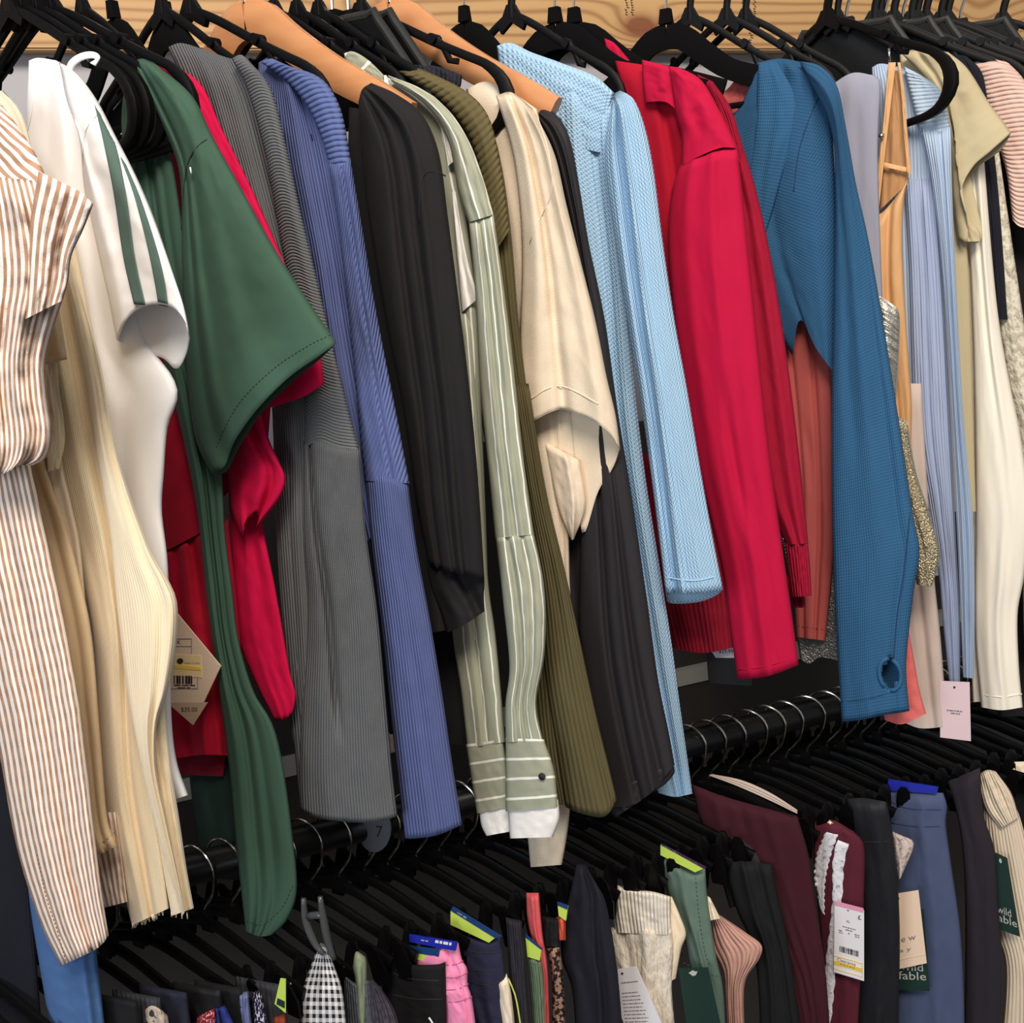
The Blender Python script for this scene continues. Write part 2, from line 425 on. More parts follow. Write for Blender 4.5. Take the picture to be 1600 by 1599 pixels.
# mill stamp inked on the pine (too worn to read): small flat strokes
def ink_marks():
    V = []; F = []; rs = random.Random(4)
    def q(x0, z0, x1, z1):
        b = len(V); V.extend([(x0, .2446, z0), (x1, .2446, z0), (x1, .2446, z1), (x0, .2446, z1)]); F.append((b, b+1, b+2, b+3))
    for (cx, cy) in ((980, 8), (988, 8), (1163, 12), (1180, 14), (1174, 52)):
        p = onY(np.array([cx, cy]), .2446)
        for k in range(9):
            z = p[2]-0.012+k*0.0028; x = p[0]+rs.uniform(-.0015, .0015)
            q(x-.002, z, x+rs.uniform(.0005, .002), z+.0009); q(x-.002, z, x-.0012, z+.0022)
    o = mesh_obj('trim_4', V, F, m_ink, None, smooth=False); o['kind'] = 'structure'; return o
ink_marks()
# rails
m_rail = solid('black_steel', (20, 20, 21), 0.35, 0.3, noise_amt=0.1)
m_chrome = solid('chrome', (215, 210, 200), 0.18, 1.0, noise_amt=0.05)
m_blackpl = solid('black_plastic', (9, 8, 9), 0.5, 0.0, 0.14, noise_amt=0.1)
m_velvet = solid('black_velvet', (13, 12, 13), 0.95, noise_amt=0.25, scale=900, spec=0.1)
m_greypl = solid('grey_plastic_rim', (46, 46, 45), 0.5, 0, .2)
def rail(name, z, label):
    r = tag(empty(name, (-0.6, 0, z)), label, 'rail')
    v, f = tube([(-0.6, 0, z), (1.9, 0, z)], 0.0165, 20); mesh_obj('tube', v, f, m_rail, r)
    for x in (-0.6, 1.9):
        v, f = tube([(x-.01, 0, z), (x+.01, 0, z)], 0.021, 20); mesh_obj('end_cap', v, f, m_rail, r)
        v, f = tube([(x, 0, z), (x, 0.27, z)], 0.011, 12); mesh_obj('wall_arm', v, f, m_rail, r)
    return r
ZN = 1.735
ZU, ZL = ZN+0.077, 0.93
rail('clothes_rail', ZU, 'upper black steel clothes rail carrying the tops')
rail('clothes_rail', ZL, 'lower black steel clothes rail carrying the trousers and shorts')

# ================================================================ HANGERS (local: x along the arm, z up, y across)
def prism(outline, y0, y1, hole=None):
    n = len(outline); V = [(x, y0, z) for x, z in outline]+[(x, y1, z) for x, z in outline]
    F = [tuple(range(n)), tuple(range(2*n-1, n-1, -1))]+[(i, (i+1) % n, (i+1) % n+n, i+n) for i in range(n)]
    return V, F
def sweep(pts, secs):
    """pts in xz plane, secs = (half width across y, half height in plane)"""
    V = []; F = []; n = len(pts); m = 8
    for i, (x, z) in enumerate(pts):
        a = pts[max(i-1, 0)]; b = pts[min(i+1, n-1)]; tx, tz = b[0]-a[0], b[1]-a[1]; l = math.hypot(tx, tz) or 1; nx, nz = -tz/l, tx/l
        hw, hh = secs[i] if isinstance(secs, list) else secs
        for k in range(m):
            an = 2*math.pi*(k+.5)/m; cy = math.copysign(abs(math.cos(an))**.55, math.cos(an))*hw; ch = math.copysign(abs(math.sin(an))**.55, math.sin(an))*hh
            V.append((x+nx*ch, cy, z+nz*ch))
    for i in range(n-1):
        for k in range(m): F.append((i*m+k, i*m+(k+1) % m, (i+1)*m+(k+1) % m, (i+1)*m+k))
    F.append(tuple(range(m-1, -1, -1))); F.append(tuple((n-1)*m+k for k in range(m)))
    return V, F
def join(*vf):
    V = []; F = []
    for v, f in vf:
        b = len(V); V += [tuple(p) for p in v]; F += [tuple(b+i for i in q) for q in f]
    return V, F
def lmesh(name, vf, mat, parent, smooth=True):
    me = bpy.data.meshes.new(name); me.from_pydata([tuple(p) for p in vf[0]], [], vf[1]); me.materials.append(mat)
    if smooth:
        me.polygons.foreach_set('use_smooth', [True]*len(me.polygons)); me.set_sharp_from_angle(angle=math.radians(40))
    me.update(); o = bpy.data.objects.new(name, me); COL.objects.link(o); o.parent = parent; return o
def hook_path(dz, r=0.019, lean=0.0, low=0.0):
    """from the neck up and round over the rail; dz = height of the rail centre over the neck"""
    p = [(0, low), (0.002, low+(dz-0.02-low)*0.35), (r*0.75, dz-r*1.05)]
    for a in range(-10, 200, 15): p.append((r*math.cos(math.radians(a)), dz+r*math.sin(math.radians(a))))
    return p
def smooth_path(p, n):
    return [tuple(q) for q in resample(p, n)]
def bezier_hanger(kind):
    root = empty(kind, (0, 0, 0)); dz = ZU-ZN
    if kind == 'plastic_hanger':
        hp = smooth_path(hook_path(dz), 26); sec = [(0.0032, 0.0042) for _ in hp]
        lmesh('hook', sweep(hp, sec), m_blackpl, root)
        body = []
        for s in (-1, 1):
            arm = smooth_path([(0, 0.004), (s*.03, -.010), (s*.075, -.036), (s*.105, -.052), (s*.120, -.060), (s*.134, -.074), (s*.139, -.092), (s*.131, -.110), (s*.112, -.119), (s*.06, -.124), (0, -.126)], 40)
            secs = []
            for (x, z) in arm:
                c = max(0, 1-math.hypot(abs(x)-.134, z+.092)/.035); secs.append((.0026+.002*c, .0038+.0030*c))
            body.append(sweep(arm, secs))
        body.append(prism([(-.018, -.008), (-.005, .012), (.005, .012), (.018, -.008), (.015, -.013), (0, -.004), (-.015, -.013)], -.0028, .0028))
        lmesh('body', join(*body), m_blackpl, root)
        for s in (-1, 1):
            lmesh('strap_notch', join(sweep([(s*.072, -.030), (s*.080, -.038), (s*.086, -.052), (s*.094, -.054)], (.0022, .0028)), tube([(s*.072, -.006, -.032), (s*.072, .006, -.032)], .0046, 10)), m_blackpl, root)
    elif kind == 'velvet_hanger':
        hp = smooth_path(hook_path(dz, low=.012), 26); lmesh('hook', tube([(x, 0, z) for x, z in hp], .0014, 8), m_chrome, root)
        c = []
        for s in (-1, 1):
            c += [sweep(smooth_path([(0, -.012), (s*.018, -.016), (s*.040, -.034), (s*.068, -.054), (s*.11, -.069), (s*.15, -.084)], 20), [(.0026, .013-.0025*min(1, i/9)) for i in range(20)])]
        c.append(prism([(-.007, 0), (-.005, .014), (.005, .014), (.007, 0)], -.004, .004))
        lmesh('body', join(*c), m_velvet, root)
        lmesh('trouser_bar', tube([(-.145, 0, -.088), (.145, 0, -.088)], .003, 8), m_velvet, root)
    elif kind == 'wooden_hanger':
        hp = smooth_path(hook_path(dz, low=.012), 26); lmesh('hook', tube([(x, 0, z) for x, z in hp], .0017, 8), m_chrome, root)
        path = []
        half = [(0, -.006), (.018, -.010), (.042, -.030), (.072, -.052), (.10, -.070), (.135, -.090), (.162, -.108)]
        for s in (-1, 1):
            lmesh('arm', sweep([(s*x, z) for x, z in smooth_path(half, 18)], [(.0062, .0175-.005*min(1, i/15)) for i in range(18)]), MATS['beech_wood'], root)
        lmesh('collar_ring', tube([(0, 0, .008), (0, 0, .014)], .004, 12), m_chrome, root)
    elif kind == 'suit_hanger':
        hp = smooth_path(hook_path(dz, low=.012), 26); lmesh('hook', tube([(x, 0, z) for x, z in hp], .0018, 8), m_chrome, root)
        out = [(-.105, -.085), (-.05, -.002), (-.040, .004), (.040, .004), (.05, -.002), (.105, -.085), (.095, -.088), (-.095, -.088)]
        lmesh('body', prism(out, -.0022, .0022), m_blackpl, root, False)
        lmesh('rim', tube([(x, 0, z) for x, z in smooth_path(out[:6], 30)], .0042, 8), m_greypl, root)
        lmesh('neck_boss', prism([(-.010, .0), (-.008, .014), (.008, .014), (.010, .0)], -.006, .006), m_blackpl, root, False)
    elif kind == 'clip_hanger':
        dz = ZL-.868
        hp = smooth_path(hook_path(dz, r=.0240), 26); lmesh('hook', tube([(x, 0, z) for x, z in hp], .0014, 8), m_chrome, root)
        bar = smooth_path([(-.132, -.040), (-.08, -.022), (0, 0), (.08, -.022), (.132, -.040)], 24)
        lmesh('bar', join(sweep(bar, (.0028, .0065)), prism([(-.008, -.004), (-.005, .012), (.005, .012), (.008, -.004)], -.004, .004)), m_blackpl, root)
        for s in (-1, 1):
            cx, cz = s*.118, -.032
            jaws = []
            for q in (-1, 1):
                o = [(cx-.008, cz-.036), (cx-.0095, cz-.014), (cx-.007, cz+.014), (cx-.003, cz+.021), (cx+.003, cz+.021), (cx+.007, cz+.014), (cx+.0095, cz-.014), (cx+.008, cz-.036)]
                V, F = prism(o, q*.0035, q*.0065)
                V = [(x, y+q*(.006*abs(z-(cz-.012))/.02 if z > cz-.012 else -.002*abs(z-cz+.012)/.02), z) for x, y, z in V]
                jaws.append((V, F))
            cl = lmesh('clip', join(*jaws), m_blackpl, root, False)
            lmesh('spring', tube([(cx, .0075*math.cos(a), cz-.006+.0075*math.sin(a)) for a in np.linspace(-.6, 3.74, 12)], .0011, 6), m_chrome, cl)
    return root
def wood2():
    m = bpy.data.materials.new('beech_wood'); m.use_nodes = True; t = NT(m); MATS['beech_wood'] = m
    tc = t.add('ShaderNodeTexCoord'); mp = t.add('ShaderNodeMapping'); t.l.new(tc.outputs['Object'], mp.inputs[0]); mp.inputs['Scale'].default_value = (14, 90, 90)
    n = t.add('ShaderNodeTexNoise'); t.l.new(mp.outputs[0], n.inputs['Vector']); n.inputs['Scale'].default_value = 1; n.inputs['Detail'].default_value = 4
    t.l.new(t.mix(n.outputs['Fac'], lin((184, 120, 74)), lin((212, 152, 104))), t.b.inputs['Base Color']); t.b.inputs['Roughness'].default_value = 0.35
wood2()
PROTO = {}
def hanger(kind, x, label, group=None, z=ZN, scale=1.0, yaw=0.0, cat='hanger'):
    # every hanger hooks over its rail; only the big loop one is turned further round
    if kind not in PROTO:
        r = bezier_hanger(kind); PROTO[kind] = r
    else:
        src = PROTO[kind]; r = src.copy(); COL.objects.link(r)
        for ch in [c for c in src.children]:
            c2 = ch.copy(); COL.objects.link(c2); c2.parent = r
            for g in ch.children:
                g2 = g.copy(); COL.objects.link(g2); g2.parent = c2
    r.location = (x, 0, z); r.rotation_euler = (0, 0, math.radians(-50+yaw))
    r.scale = (scale, 1, 1)
    for k in list(r.keys()): del r[k]
    tag(r, label, cat, group)
    return r
def xpx(px, py=30): return float(onY(np.array([px, py]), 0.0)[0])
# ================================================================ GARMENTS ON THE UPPER RAIL
def top_parent(n, l): return None
def G(name, label, cat, xk, z=1.70, group=None):
    return tag(empty(name, (xk, 0, z)), label, cat, group)
stripeA = cloth('brown_white_seersucker', (242, 234, 226), 'stripe', (180, 140, 114), freq=108, width=0.48, wob=0.005, depth=0.0012, weave=500)
stripeAh = cloth('brown_white_seersucker_bias', (242, 234, 226), 'stripe', (180, 140, 114), freq=105, width=0.48, wob=0.010, depth=0.001, axis='e', weave=500)
m_thread = solid('dark_thread', (40, 55, 48), 0.9)
# --- navy knit at the far left
navy = cloth('navy_knit', (24, 25, 36), 'rib', freq=260, depth=0.0006)
g = G('sweater', 'dark navy knit sweater with a white cuff stripe at the far left edge', 'sweater', -0.20)
p = part(g, 'body', navy, [(-130, 600), (-120, 1000), (-100, 1660)], [(-2, 740), (8, 860), (22, 1020), (42, 1190), (50, 1400), (70, 1660)], -0.20, thick=.008)
ribbon(g, p, 'stripe_band', cloth('white_knit', (236, 232, 228)), [(-40, 788), (-40, 799)], [(14, 780), (14, 791)], lift=.001, nv=6)
# --- striped blouse
xk = -0.235
g = G('blouse', 'brown and white seersucker striped blouse with flutter collar at the left edge', 'blouse', xk)
b = part(g, 'body', stripeA, [(-90, 690), (-60, 900), (-10, 1130), (25, 1320), (62, 1440), (95, 1510)], [(40, 690), (72, 840), (98, 960), (125, 1110), (145, 1280), (160, 1400), (170, 1462)], xk, thick=.010, folds=[(.2, .35, .06, .004), (.55, .6, .05, -.005), (.8, .78, .05, -.004)], B=[(95, 1510), (130, 1495), (155, 1482), (170, 1464)], solid_t=.001)
y = part(g, 'yoke', stripeAh, [(-90, 150), (-70, 320)], [(3, 165), (28, 198), (55, 240), (82, 300)], xk, off=.006, thick=.008, nv=24)
s1 = part(g, 'sleeve', stripeA, [(-80, 270), (-70, 450), (-60, 600), (-50, 748)], [(78, 285), (102, 360), (108, 430), (88, 500), (72, 560), (74, 620), (82, 680), (72, 716), (52, 728)], xk, off=.020, thick=.013, folds=[(.62, .66, .05, .006), (.8, .84, .045, -.006), (.5, .45, .05, -.005), (.93, .9, .03, .004), (.35, .3, .04, -.005), (.72, .74, .02, -.004)], wr=.003, B=[(-50, 748), (0, 742), (30, 728), (52, 728)], solid_t=.001)
part(g, 'collar_flutter', stripeA, [(60, 268), (48, 340), (44, 420), (38, 500)], [(146, 320), (130, 360), (112, 400), (106, 440), (98, 470)], xk, off=.036, thick=.004, T=[(60, 268), (95, 285), (125, 300), (146, 320)], folds=[(.3, .2, .08, .004), (.6, .65, .1, -.004)], nv=26, wr=.002)
seam(g, b, [(58, 1335), (72, 1400), (90, 1455), (104, 1505)], solid('brown_thread', (150, 110, 84), .9), dash=True)
part(g, 'back_panel', stripeA, [(128, 1270), (140, 1340), (160, 1420)], [(180, 1270), (190, 1340), (199, 1410)], -0.172, thick=.004, nv=20)
# --- beige knit
xk = -0.180
beige = cloth('oatmeal_knit', (226, 210, 188), 'rib', freq=420, depth=.0003)
g = G('sweater', 'oatmeal fine knit sweater squeezed behind the striped blouse', 'sweater', xk)
part(g, 'body', beige, [(-70, 150), (-60, 500), (20, 800), (70, 1000)], [(4, 142), (30, 172), (46, 215), (62, 300), (84, 480), (95, 700), (112, 790), (126, 860), (138, 1000)], xk, thick=.007, folds=[(.9, .85, .05, -.003)])
part(g, 'cuff', cloth('cream_rib', (240, 226, 196), 'rib', freq=400, depth=.0005), [(66, 560), (70, 640), (74, 738)], [(90, 565), (93, 612), (100, 660), (101, 695), (92, 733)], xk, off=.010, thick=.006, nv=24, label='cream rolled cuff')
# --- tan tee
xk = -0.196
tan = cloth('tan_jersey', (200, 176, 142), depth=.0003)
g = G('t_shirt', 'tan jersey t-shirt hanging just behind the striped blouse', 't-shirt', xk)
b = part(g, 'body', tan, [(-40, 500), (0, 800), (60, 1100), (110, 1338)], [(54, 500), (66, 700), (100, 812), (124, 900), (144, 1000), (158, 1170), (168, 1280), (184, 1322)], xk, thick=.007, B=[(110, 1345), (152, 1340), (184, 1323)], solid_t=.001, folds=[(.8, .75, .06, -.004)])
s1 = part(g, 'sleeve', tan, [(30, 380), (50, 480), (60, 572)], [(80, 420), (92, 480), (105, 562)], xk, off=.010, thick=.006, nv=20, solid_t=.001)
seam(g, b, [(148, 1322), (165, 1314), (180, 1300)], solid('tan_thread', (150, 125, 95), .9), dash=True)
# --- cream sweater
xk = -0.158
cream = cloth('cream_brushed_knit', (244, 226, 192), 'rib', freq=330, depth=.0004, heather=.06, sheen=.3)
g = G('sweater', 'cream brushed knit sweater with frayed hem beside the white striped t-shirt', 'sweater', xk)
b = part(g, 'body', cream, [(20, 300), (60, 560), (95, 760), (128, 900), (148, 1010), (156, 1180), (172, 1300), (206, 1447)], [(108, 330), (150, 540), (182, 700), (208, 830), (220, 960), (226, 1100), (236, 1230), (252, 1330), (264, 1420)], xk, thick=.010, folds=[(.62, .55, .07, -.010), (.35, .3, .08, .004)], nu=34, nv=80, cap=.02)
s1 = part(g, 'sleeve', cream, [(92, 390), (128, 560), (150, 700), (172, 830), (184, 960), (202, 1100), (224, 1210), (248, 1310), (285, 1432)], [(104, 380), (152, 545), (185, 715), (232, 850), (262, 905), (277, 945), (275, 1010), (262, 1080), (246, 1130), (244, 1200), (262, 1290), (290, 1424)], xk, off=.014, thick=.011, folds=[(.9, .85, .05, .003)], nv=80)
part(g, 'back_panel', cream, [(222, 1060), (236, 1250), (268, 1432)], [(256, 1090), (266, 1190), (280, 1280), (292, 1360), (303, 1420)], xk, off=.002, thick=.006, nv=40)
V, F = [], []
rr = random.Random(3)
for k in range(26):
    x = 208+k*2.2 if k < 22 else 268+(k-22)*8; yy = 1446-(x-206)*.44 if k < 22 else 1428
    a = onplane(np.array([[x, yy-2], [x+rr.uniform(-3, 3), yy+rr.uniform(3, 9)]]), xk, .004); v, f = tube(list(a), .0005, 4); bb = len(V); V += v; F += [tuple(bb+i for i in q) for q in f]
mesh_obj('fringe', V, F, cream, g)['kind'] = 'stuff'
# --- white tee, green stripes
xk = -0.125
white = cloth('white_jersey', (240, 238, 238), depth=.0003)
dkgreen = cloth('stripe_green', (82, 104, 96), depth=.0003)
g = G('t_shirt', 'white t-shirt with two dark green stripes down its short sleeve', 't-shirt', xk)
b = part(g, 'body', white, [(45, 95), (42, 170), (40, 260), (30, 420), (80, 800), (150, 1150), (232, 1262)], [(88, 95), (130, 128), (160, 200), (195, 380), (225, 520), (270, 590), (277, 625), (262, 668), (256, 740), (253, 800), (262, 880), (266, 1000), (268, 1120), (276, 1190), (294, 1243)], xk, thick=.009, T=[(45, 95), (60, 91), (88, 95)], folds=[(.7, .6, .10, -.004), (.5, .3, .12, .003)], auto=.001, nu=34, nv=80, B=[(232, 1262), (270, 1251), (294, 1243)])
s1 = part(g, 'sleeve', white, [(124, 205), (132, 290), (150, 380), (170, 470), (182, 532)], [(92, 96), (122, 118), (152, 158), (180, 212), (206, 262), (226, 305), (244, 350), (262, 402), (276, 445), (290, 490), (297, 530)], xk, off=.014, thick=.015, T=[(124, 205), (105, 160), (92, 96)], B=[(182, 532), (194, 504), (214, 484), (243, 476), (272, 483), (290, 506), (296, 530)], Bb=[(182, 532), (215, 548), (255, 560), (276, 577), (290, 556), (296, 530)], folds=[(.25, .15, .08, .004)], nv=50, solid_t=.0009)
ribbon(g, s1, 'stripe', dkgreen, [(150, 158), (165, 220), (181, 300), (196, 400), (213, 476)], [(163, 178), (183, 225), (199, 300), (213, 400), (230, 477)], lift=.0022)
ribbon(g, s1, 'stripe', dkgreen, [(192, 246), (214, 308), (234, 385), (246, 445), (251, 477)], [(200, 258), (223, 312), (248, 390), (260, 440), (265, 480)], lift=.0022)
seam(g, b, [(60, 93), (56, 130), (50, 175), (42, 212)], white, r=.0008, name='neckband_seam')
seam(g, s1, [(158, 172), (134, 205), (130, 260), (138, 330)], white, r=.0007)
lp = [(105, 114), (112, 97), (130, 86), (150, 84), (157, 92), (150, 101), (130, 96), (122, 98)]
P = coons([(103, 116), (110, 96), (128, 84), (148, 82), (157, 90), (150, 104)], [(113, 120), (118, 104), (130, 95), (145, 92), (151, 95), (142, 100)], None, None, 5, 26)
mesh_obj('hanger_loop', list(onplane(P, xk, np.linspace(0, .012, 26)[:, None]*np.ones((1, 5))).reshape(-1, 3)), [(i*5+j, (i+1)*5+j, (i+1)*5+j+1, i*5+j+1) for i in range(25) for j in range(4)], white, g, uvs=[(0, 0)]*130).modifiers.new('th', 'SOLIDIFY').thickness = .0012
# --- green tee
xk = -0.004
green = cloth('forest_green_jersey', (60, 88, 73), depth=.0003, heather=.10)
g = G('t_shirt', 'forest green long tee with wide drooping sleeve', 't-shirt', xk)
b = part(g, 'body', green, [(203, 97), (190, 200), (215, 400), (255, 560), (285, 680), (308, 800), (325, 950), (345, 1100), (358, 1200), (370, 1330), (384, 1456)], [(238, 96), (270, 250), (300, 450), (335, 640), (347, 740), (352, 830), (363, 920), (373, 1000), (396, 1080), (425, 1130), (441, 1190), (455, 1290), (464, 1390), (448, 1440), (425, 1462)], xk, thick=.009, folds=[(.55, .35, .08, -.006), (.2, .15, .06, .004), (.75, .6, .08, -.004)], auto=.001, nu=34, nv=90, B=[(384, 1456), (405, 1464), (425, 1462)])
s1 = part(g, 'sleeve', green, [(207, 97), (245, 180), (280, 270), (284, 400), (290, 560), (304, 680), (330, 740)], [(240, 98), (300, 150), (333, 215), (380, 300), (430, 390), (480, 468), (526, 536)], xk, off=.016, thick=.015, T=[(207, 97), (222, 92), (240, 98)], B=[(330, 740), (350, 730), (366, 690), (402, 640), (450, 592), (498, 558), (526, 537)], Bb=[(330, 740), (354, 738), (374, 700), (408, 648), (455, 600), (500, 563), (526, 537)], folds=[(.18, .12, .06, -.006), (.55, .5, .12, .003), (.3, .22, .05, .004, .3, 1)], nu=36, nv=70, solid_t=.0012)
seam(g, s1, [(331, 214), (310, 228), (294, 255), (287, 300), (284, 360)], m_thread, r=.0005)
seam(g, s1, [(338, 700), (350, 672), (378, 625), (430, 575), (480, 542), (516, 524)], m_thread, dash=True, r=.0004)
seam(g, b, [(386, 1440), (410, 1446), (440, 1420), (458, 1385)], m_thread, dash=True, r=.0004)
V, F = tube(list(onplane(np.array([[297, 262], [299, 272]]), xk, .034)), .0007, 5); mesh_obj('tag_fastener', V, F, white, g)
dgr = cloth('green_jersey_shaded', (34, 52, 46), depth=.0003)  # darker copy of the tee's green, shade put into the colour
g = G('t_shirt', 'shaded back body of the forest green long tee, shade painted into its colour', 't-shirt', 0.044)
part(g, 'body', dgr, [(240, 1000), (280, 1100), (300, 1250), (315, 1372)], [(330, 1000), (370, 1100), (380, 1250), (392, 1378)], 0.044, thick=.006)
# --- burgundy peplum
xk = 0.020
burg = cloth('burgundy_jersey', (172, 14, 44), depth=.0003)
g = G('blouse', 'burgundy red peplum blouse with gathered waist between white and green tees', 'blouse', xk)
b = part(g, 'bodice', burg, [(140, 400), (190, 640), (210, 880)], [(330, 400), (340, 640), (352, 822)], xk, thick=.009, B=[(210, 892), (265, 866), (315, 836), (352, 822)])
b2 = part(g, 'peplum', burg, [(200, 880), (225, 1020), (262, 1188)], [(356, 812), (375, 1000), (382, 1184)], xk, off=.001, thick=.008, T=[(200, 890), (265, 864), (315, 834), (356, 812)], folds=[(.45, .3, .04, -.006), (.55, .5, .04, .006), (.62, .68, .04, -.006), (.75, .8, .05, .005)], auto=.004, B=[(262, 1186), (320, 1182), (382, 1190)], cap=.01)
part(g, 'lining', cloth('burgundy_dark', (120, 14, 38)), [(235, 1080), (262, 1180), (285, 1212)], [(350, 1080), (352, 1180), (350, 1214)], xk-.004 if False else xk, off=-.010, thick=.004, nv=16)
# --- hot pink red
xk = 0.044
pink = cloth('raspberry_jersey', (200, 4, 66), depth=.0003)
g = G('blouse', 'bright raspberry red layered blouse showing below the green sleeve', 'blouse', xk)
b = part(g, 'body', pink, [(222, 92), (240, 250), (280, 500), (330, 800)], [(300, 128), (338, 200), (385, 320), (430, 440), (425, 600), (418, 700)], xk, thick=.008)
part(g, 'shoulder', pink, [(222, 92), (262, 140), (300, 210), (350, 330), (392, 420)], [(240, 88), (310, 128), (346, 200), (392, 292), (440, 400)], xk, off=.010, thick=.007)
f1 = part(g, 'flutter_sleeve', pink, [(330, 480), (360, 600), (398, 664)], [(440, 400), (480, 500), (500, 558), (507, 600)], xk, off=.020, thick=.007, B=[(398, 664), (405, 645), (440, 632), (475, 620), (507, 600)], nv=30, solid_t=.0012)
part(g, 'under_sleeve', pink, [(330, 600), (352, 700), (360, 790), (378, 842)], [(402, 610), (418, 680), (436, 722), (446, 748), (438, 778), (402, 826)], xk, off=.018, thick=.010, folds=[(.5, .8, .08, -.008)], nv=36, B=[(378, 842), (385, 812), (402, 800), (402, 826)], solid_t=.0012)
part(g, 'long_panel', pink, [(356, 740), (362, 880), (368, 985), (398, 1065), (430, 1128)], [(400, 760), (412, 830), (432, 930), (452, 1045), (462, 1085), (459, 1110)], xk, off=.004, thick=.004, nv=50, auto=.0008, folds=[(.4, .3, .1, .003)], B=[(430, 1128), (448, 1122), (459, 1110)], solid_t=.0012)
# --- grey rib
xk = 0.060
grey = cloth('grey_marl_rib', (98, 100, 102), 'rib', freq=290, depth=.0010, heather=.55, weave=700)
greyd = cloth('grey_marl_rib_bias', (118, 119, 119), 'rib', freq=185, depth=.0016, heather=.55, axis='d', weave=700)
g = G('cardigan', 'grey marl ribbed cardigan with wide cuff behind the green sleeve', 'cardigan', xk)
b = part(g, 'body', grey, [(262, 74), (285, 130), (325, 260), (380, 440), (425, 640), (432, 850), (450, 1100), (462, 1180)], [(392, 100), (422, 160), (450, 270), (476, 380), (500, 460), (520, 560), (540, 650), (550, 800), (560, 1000), (560, 1180)], xk, thick=.010, T=[(262, 74), (285, 68), (330, 82), (362, 92), (378, 88), (392, 100)], folds=[(.3, .25, .08, .004), (.7, .55, .07, -.008)], nu=40, nv=90)
part(g, 'front_band', cloth('grey_marl_rib_cross', (98, 100, 102), 'rib', freq=360, depth=.0009, heather=.55, axis='v', weave=700), [(362, 92), (385, 135), (412, 230), (430, 330), (448, 430), (470, 540), (476, 640), (474, 702)], [(388, 94), (424, 140), (448, 230), (470, 330), (494, 430), (520, 540), (545, 640), (562, 704)], xk, off=.009, thick=.010, T=[(362, 92), (376, 86), (388, 94)], nv=80, auto=.0004, wr=.0003, B=[(474, 702), (498, 690), (530, 700), (562, 704)])
s1 = part(g, 'sleeve', grey, [(474, 690), (474, 830), (480, 950), (472, 1100), (468, 1200), (470, 1268)], [(562, 698), (572, 830), (590, 960), (603, 1100), (612, 1200), (621, 1276)], xk, off=.010, thick=.013, T=[(474, 696), (498, 686), (530, 696), (562, 700)], B=[(470, 1268), (500, 1279), (560, 1285), (600, 1282), (621, 1276)], folds=[(.12, .55, .045, -.012, -.2, .8), (.05, .3, .08, .004)], nu=44, nv=80, solid_t=.0015, cap=.02)
part(g, 'rear_sleeve', grey, [(425, 640), (432, 800), (446, 1000), (468, 1262)], [(500, 660), (512, 800), (530, 1000), (560, 1270)], xk, off=.002, thick=.008)
# --- blue rib
xk = 0.095
blue = cloth('cornflower_rib', (88, 99, 146), 'rib', freq=250, depth=.0011, heather=.15)
blued = cloth('cornflower_rib_bias', (90, 102, 150), 'rib', freq=240, depth=.0010, heather=.15, axis='d')
bluev = cloth('cornflower_rib_cross', (90, 103, 152), 'rib', freq=200, depth=.0012, heather=.15, axis='v')
g = G('cardigan', 'cornflower blue chunky ribbed cardigan between grey and black tops', 'cardigan', xk)
b = part(g, 'body', blue, [(404, 98), (400, 250), (440, 450), (470, 700), (520, 900)], [(470, 118), (510, 220), (538, 360), (562, 500), (590, 640), (620, 800)], xk, thick=.010, T=[(404, 98), (425, 92), (470, 118)], nv=70, folds=[(.6, .6, .08, .004), (.8, .75, .05, -.005)])
part(g, 'front_band', bluev, [(408, 98), (455, 135), (490, 185), (515, 260), (528, 350)], [(440, 100), (500, 122), (530, 165), (544, 225), (555, 300), (565, 350)], xk, off=.011, thick=.010, T=[(408, 98), (424, 92), (440, 100)], nv=50, auto=.0003, wr=.0002)
part(g, 'upper_sleeve', blued, [(512, 250), (528, 350), (542, 470), (555, 600), (563, 690), (570, 752)], [(546, 240), (565, 350), (583, 460), (602, 560), (622, 660), (640, 756)], xk, off=.013, thick=.012, nv=60, folds=[(.55, .6, .05, -.003)])
part(g, 'lower_sleeve', blue, [(570, 742), (580, 850), (598, 1000), (612, 1130), (633, 1311)], [(637, 752), (650, 850), (672, 970), (690, 1080), (706, 1190), (722, 1290)], xk, off=.013, thick=.013, T=[(570, 746), (600, 738), (637, 752)], B=[(633, 1311), (680, 1306), (722, 1290)], nv=60, folds=[(.4, .45, .1, .003)], solid_t=.0015, cap=.02)
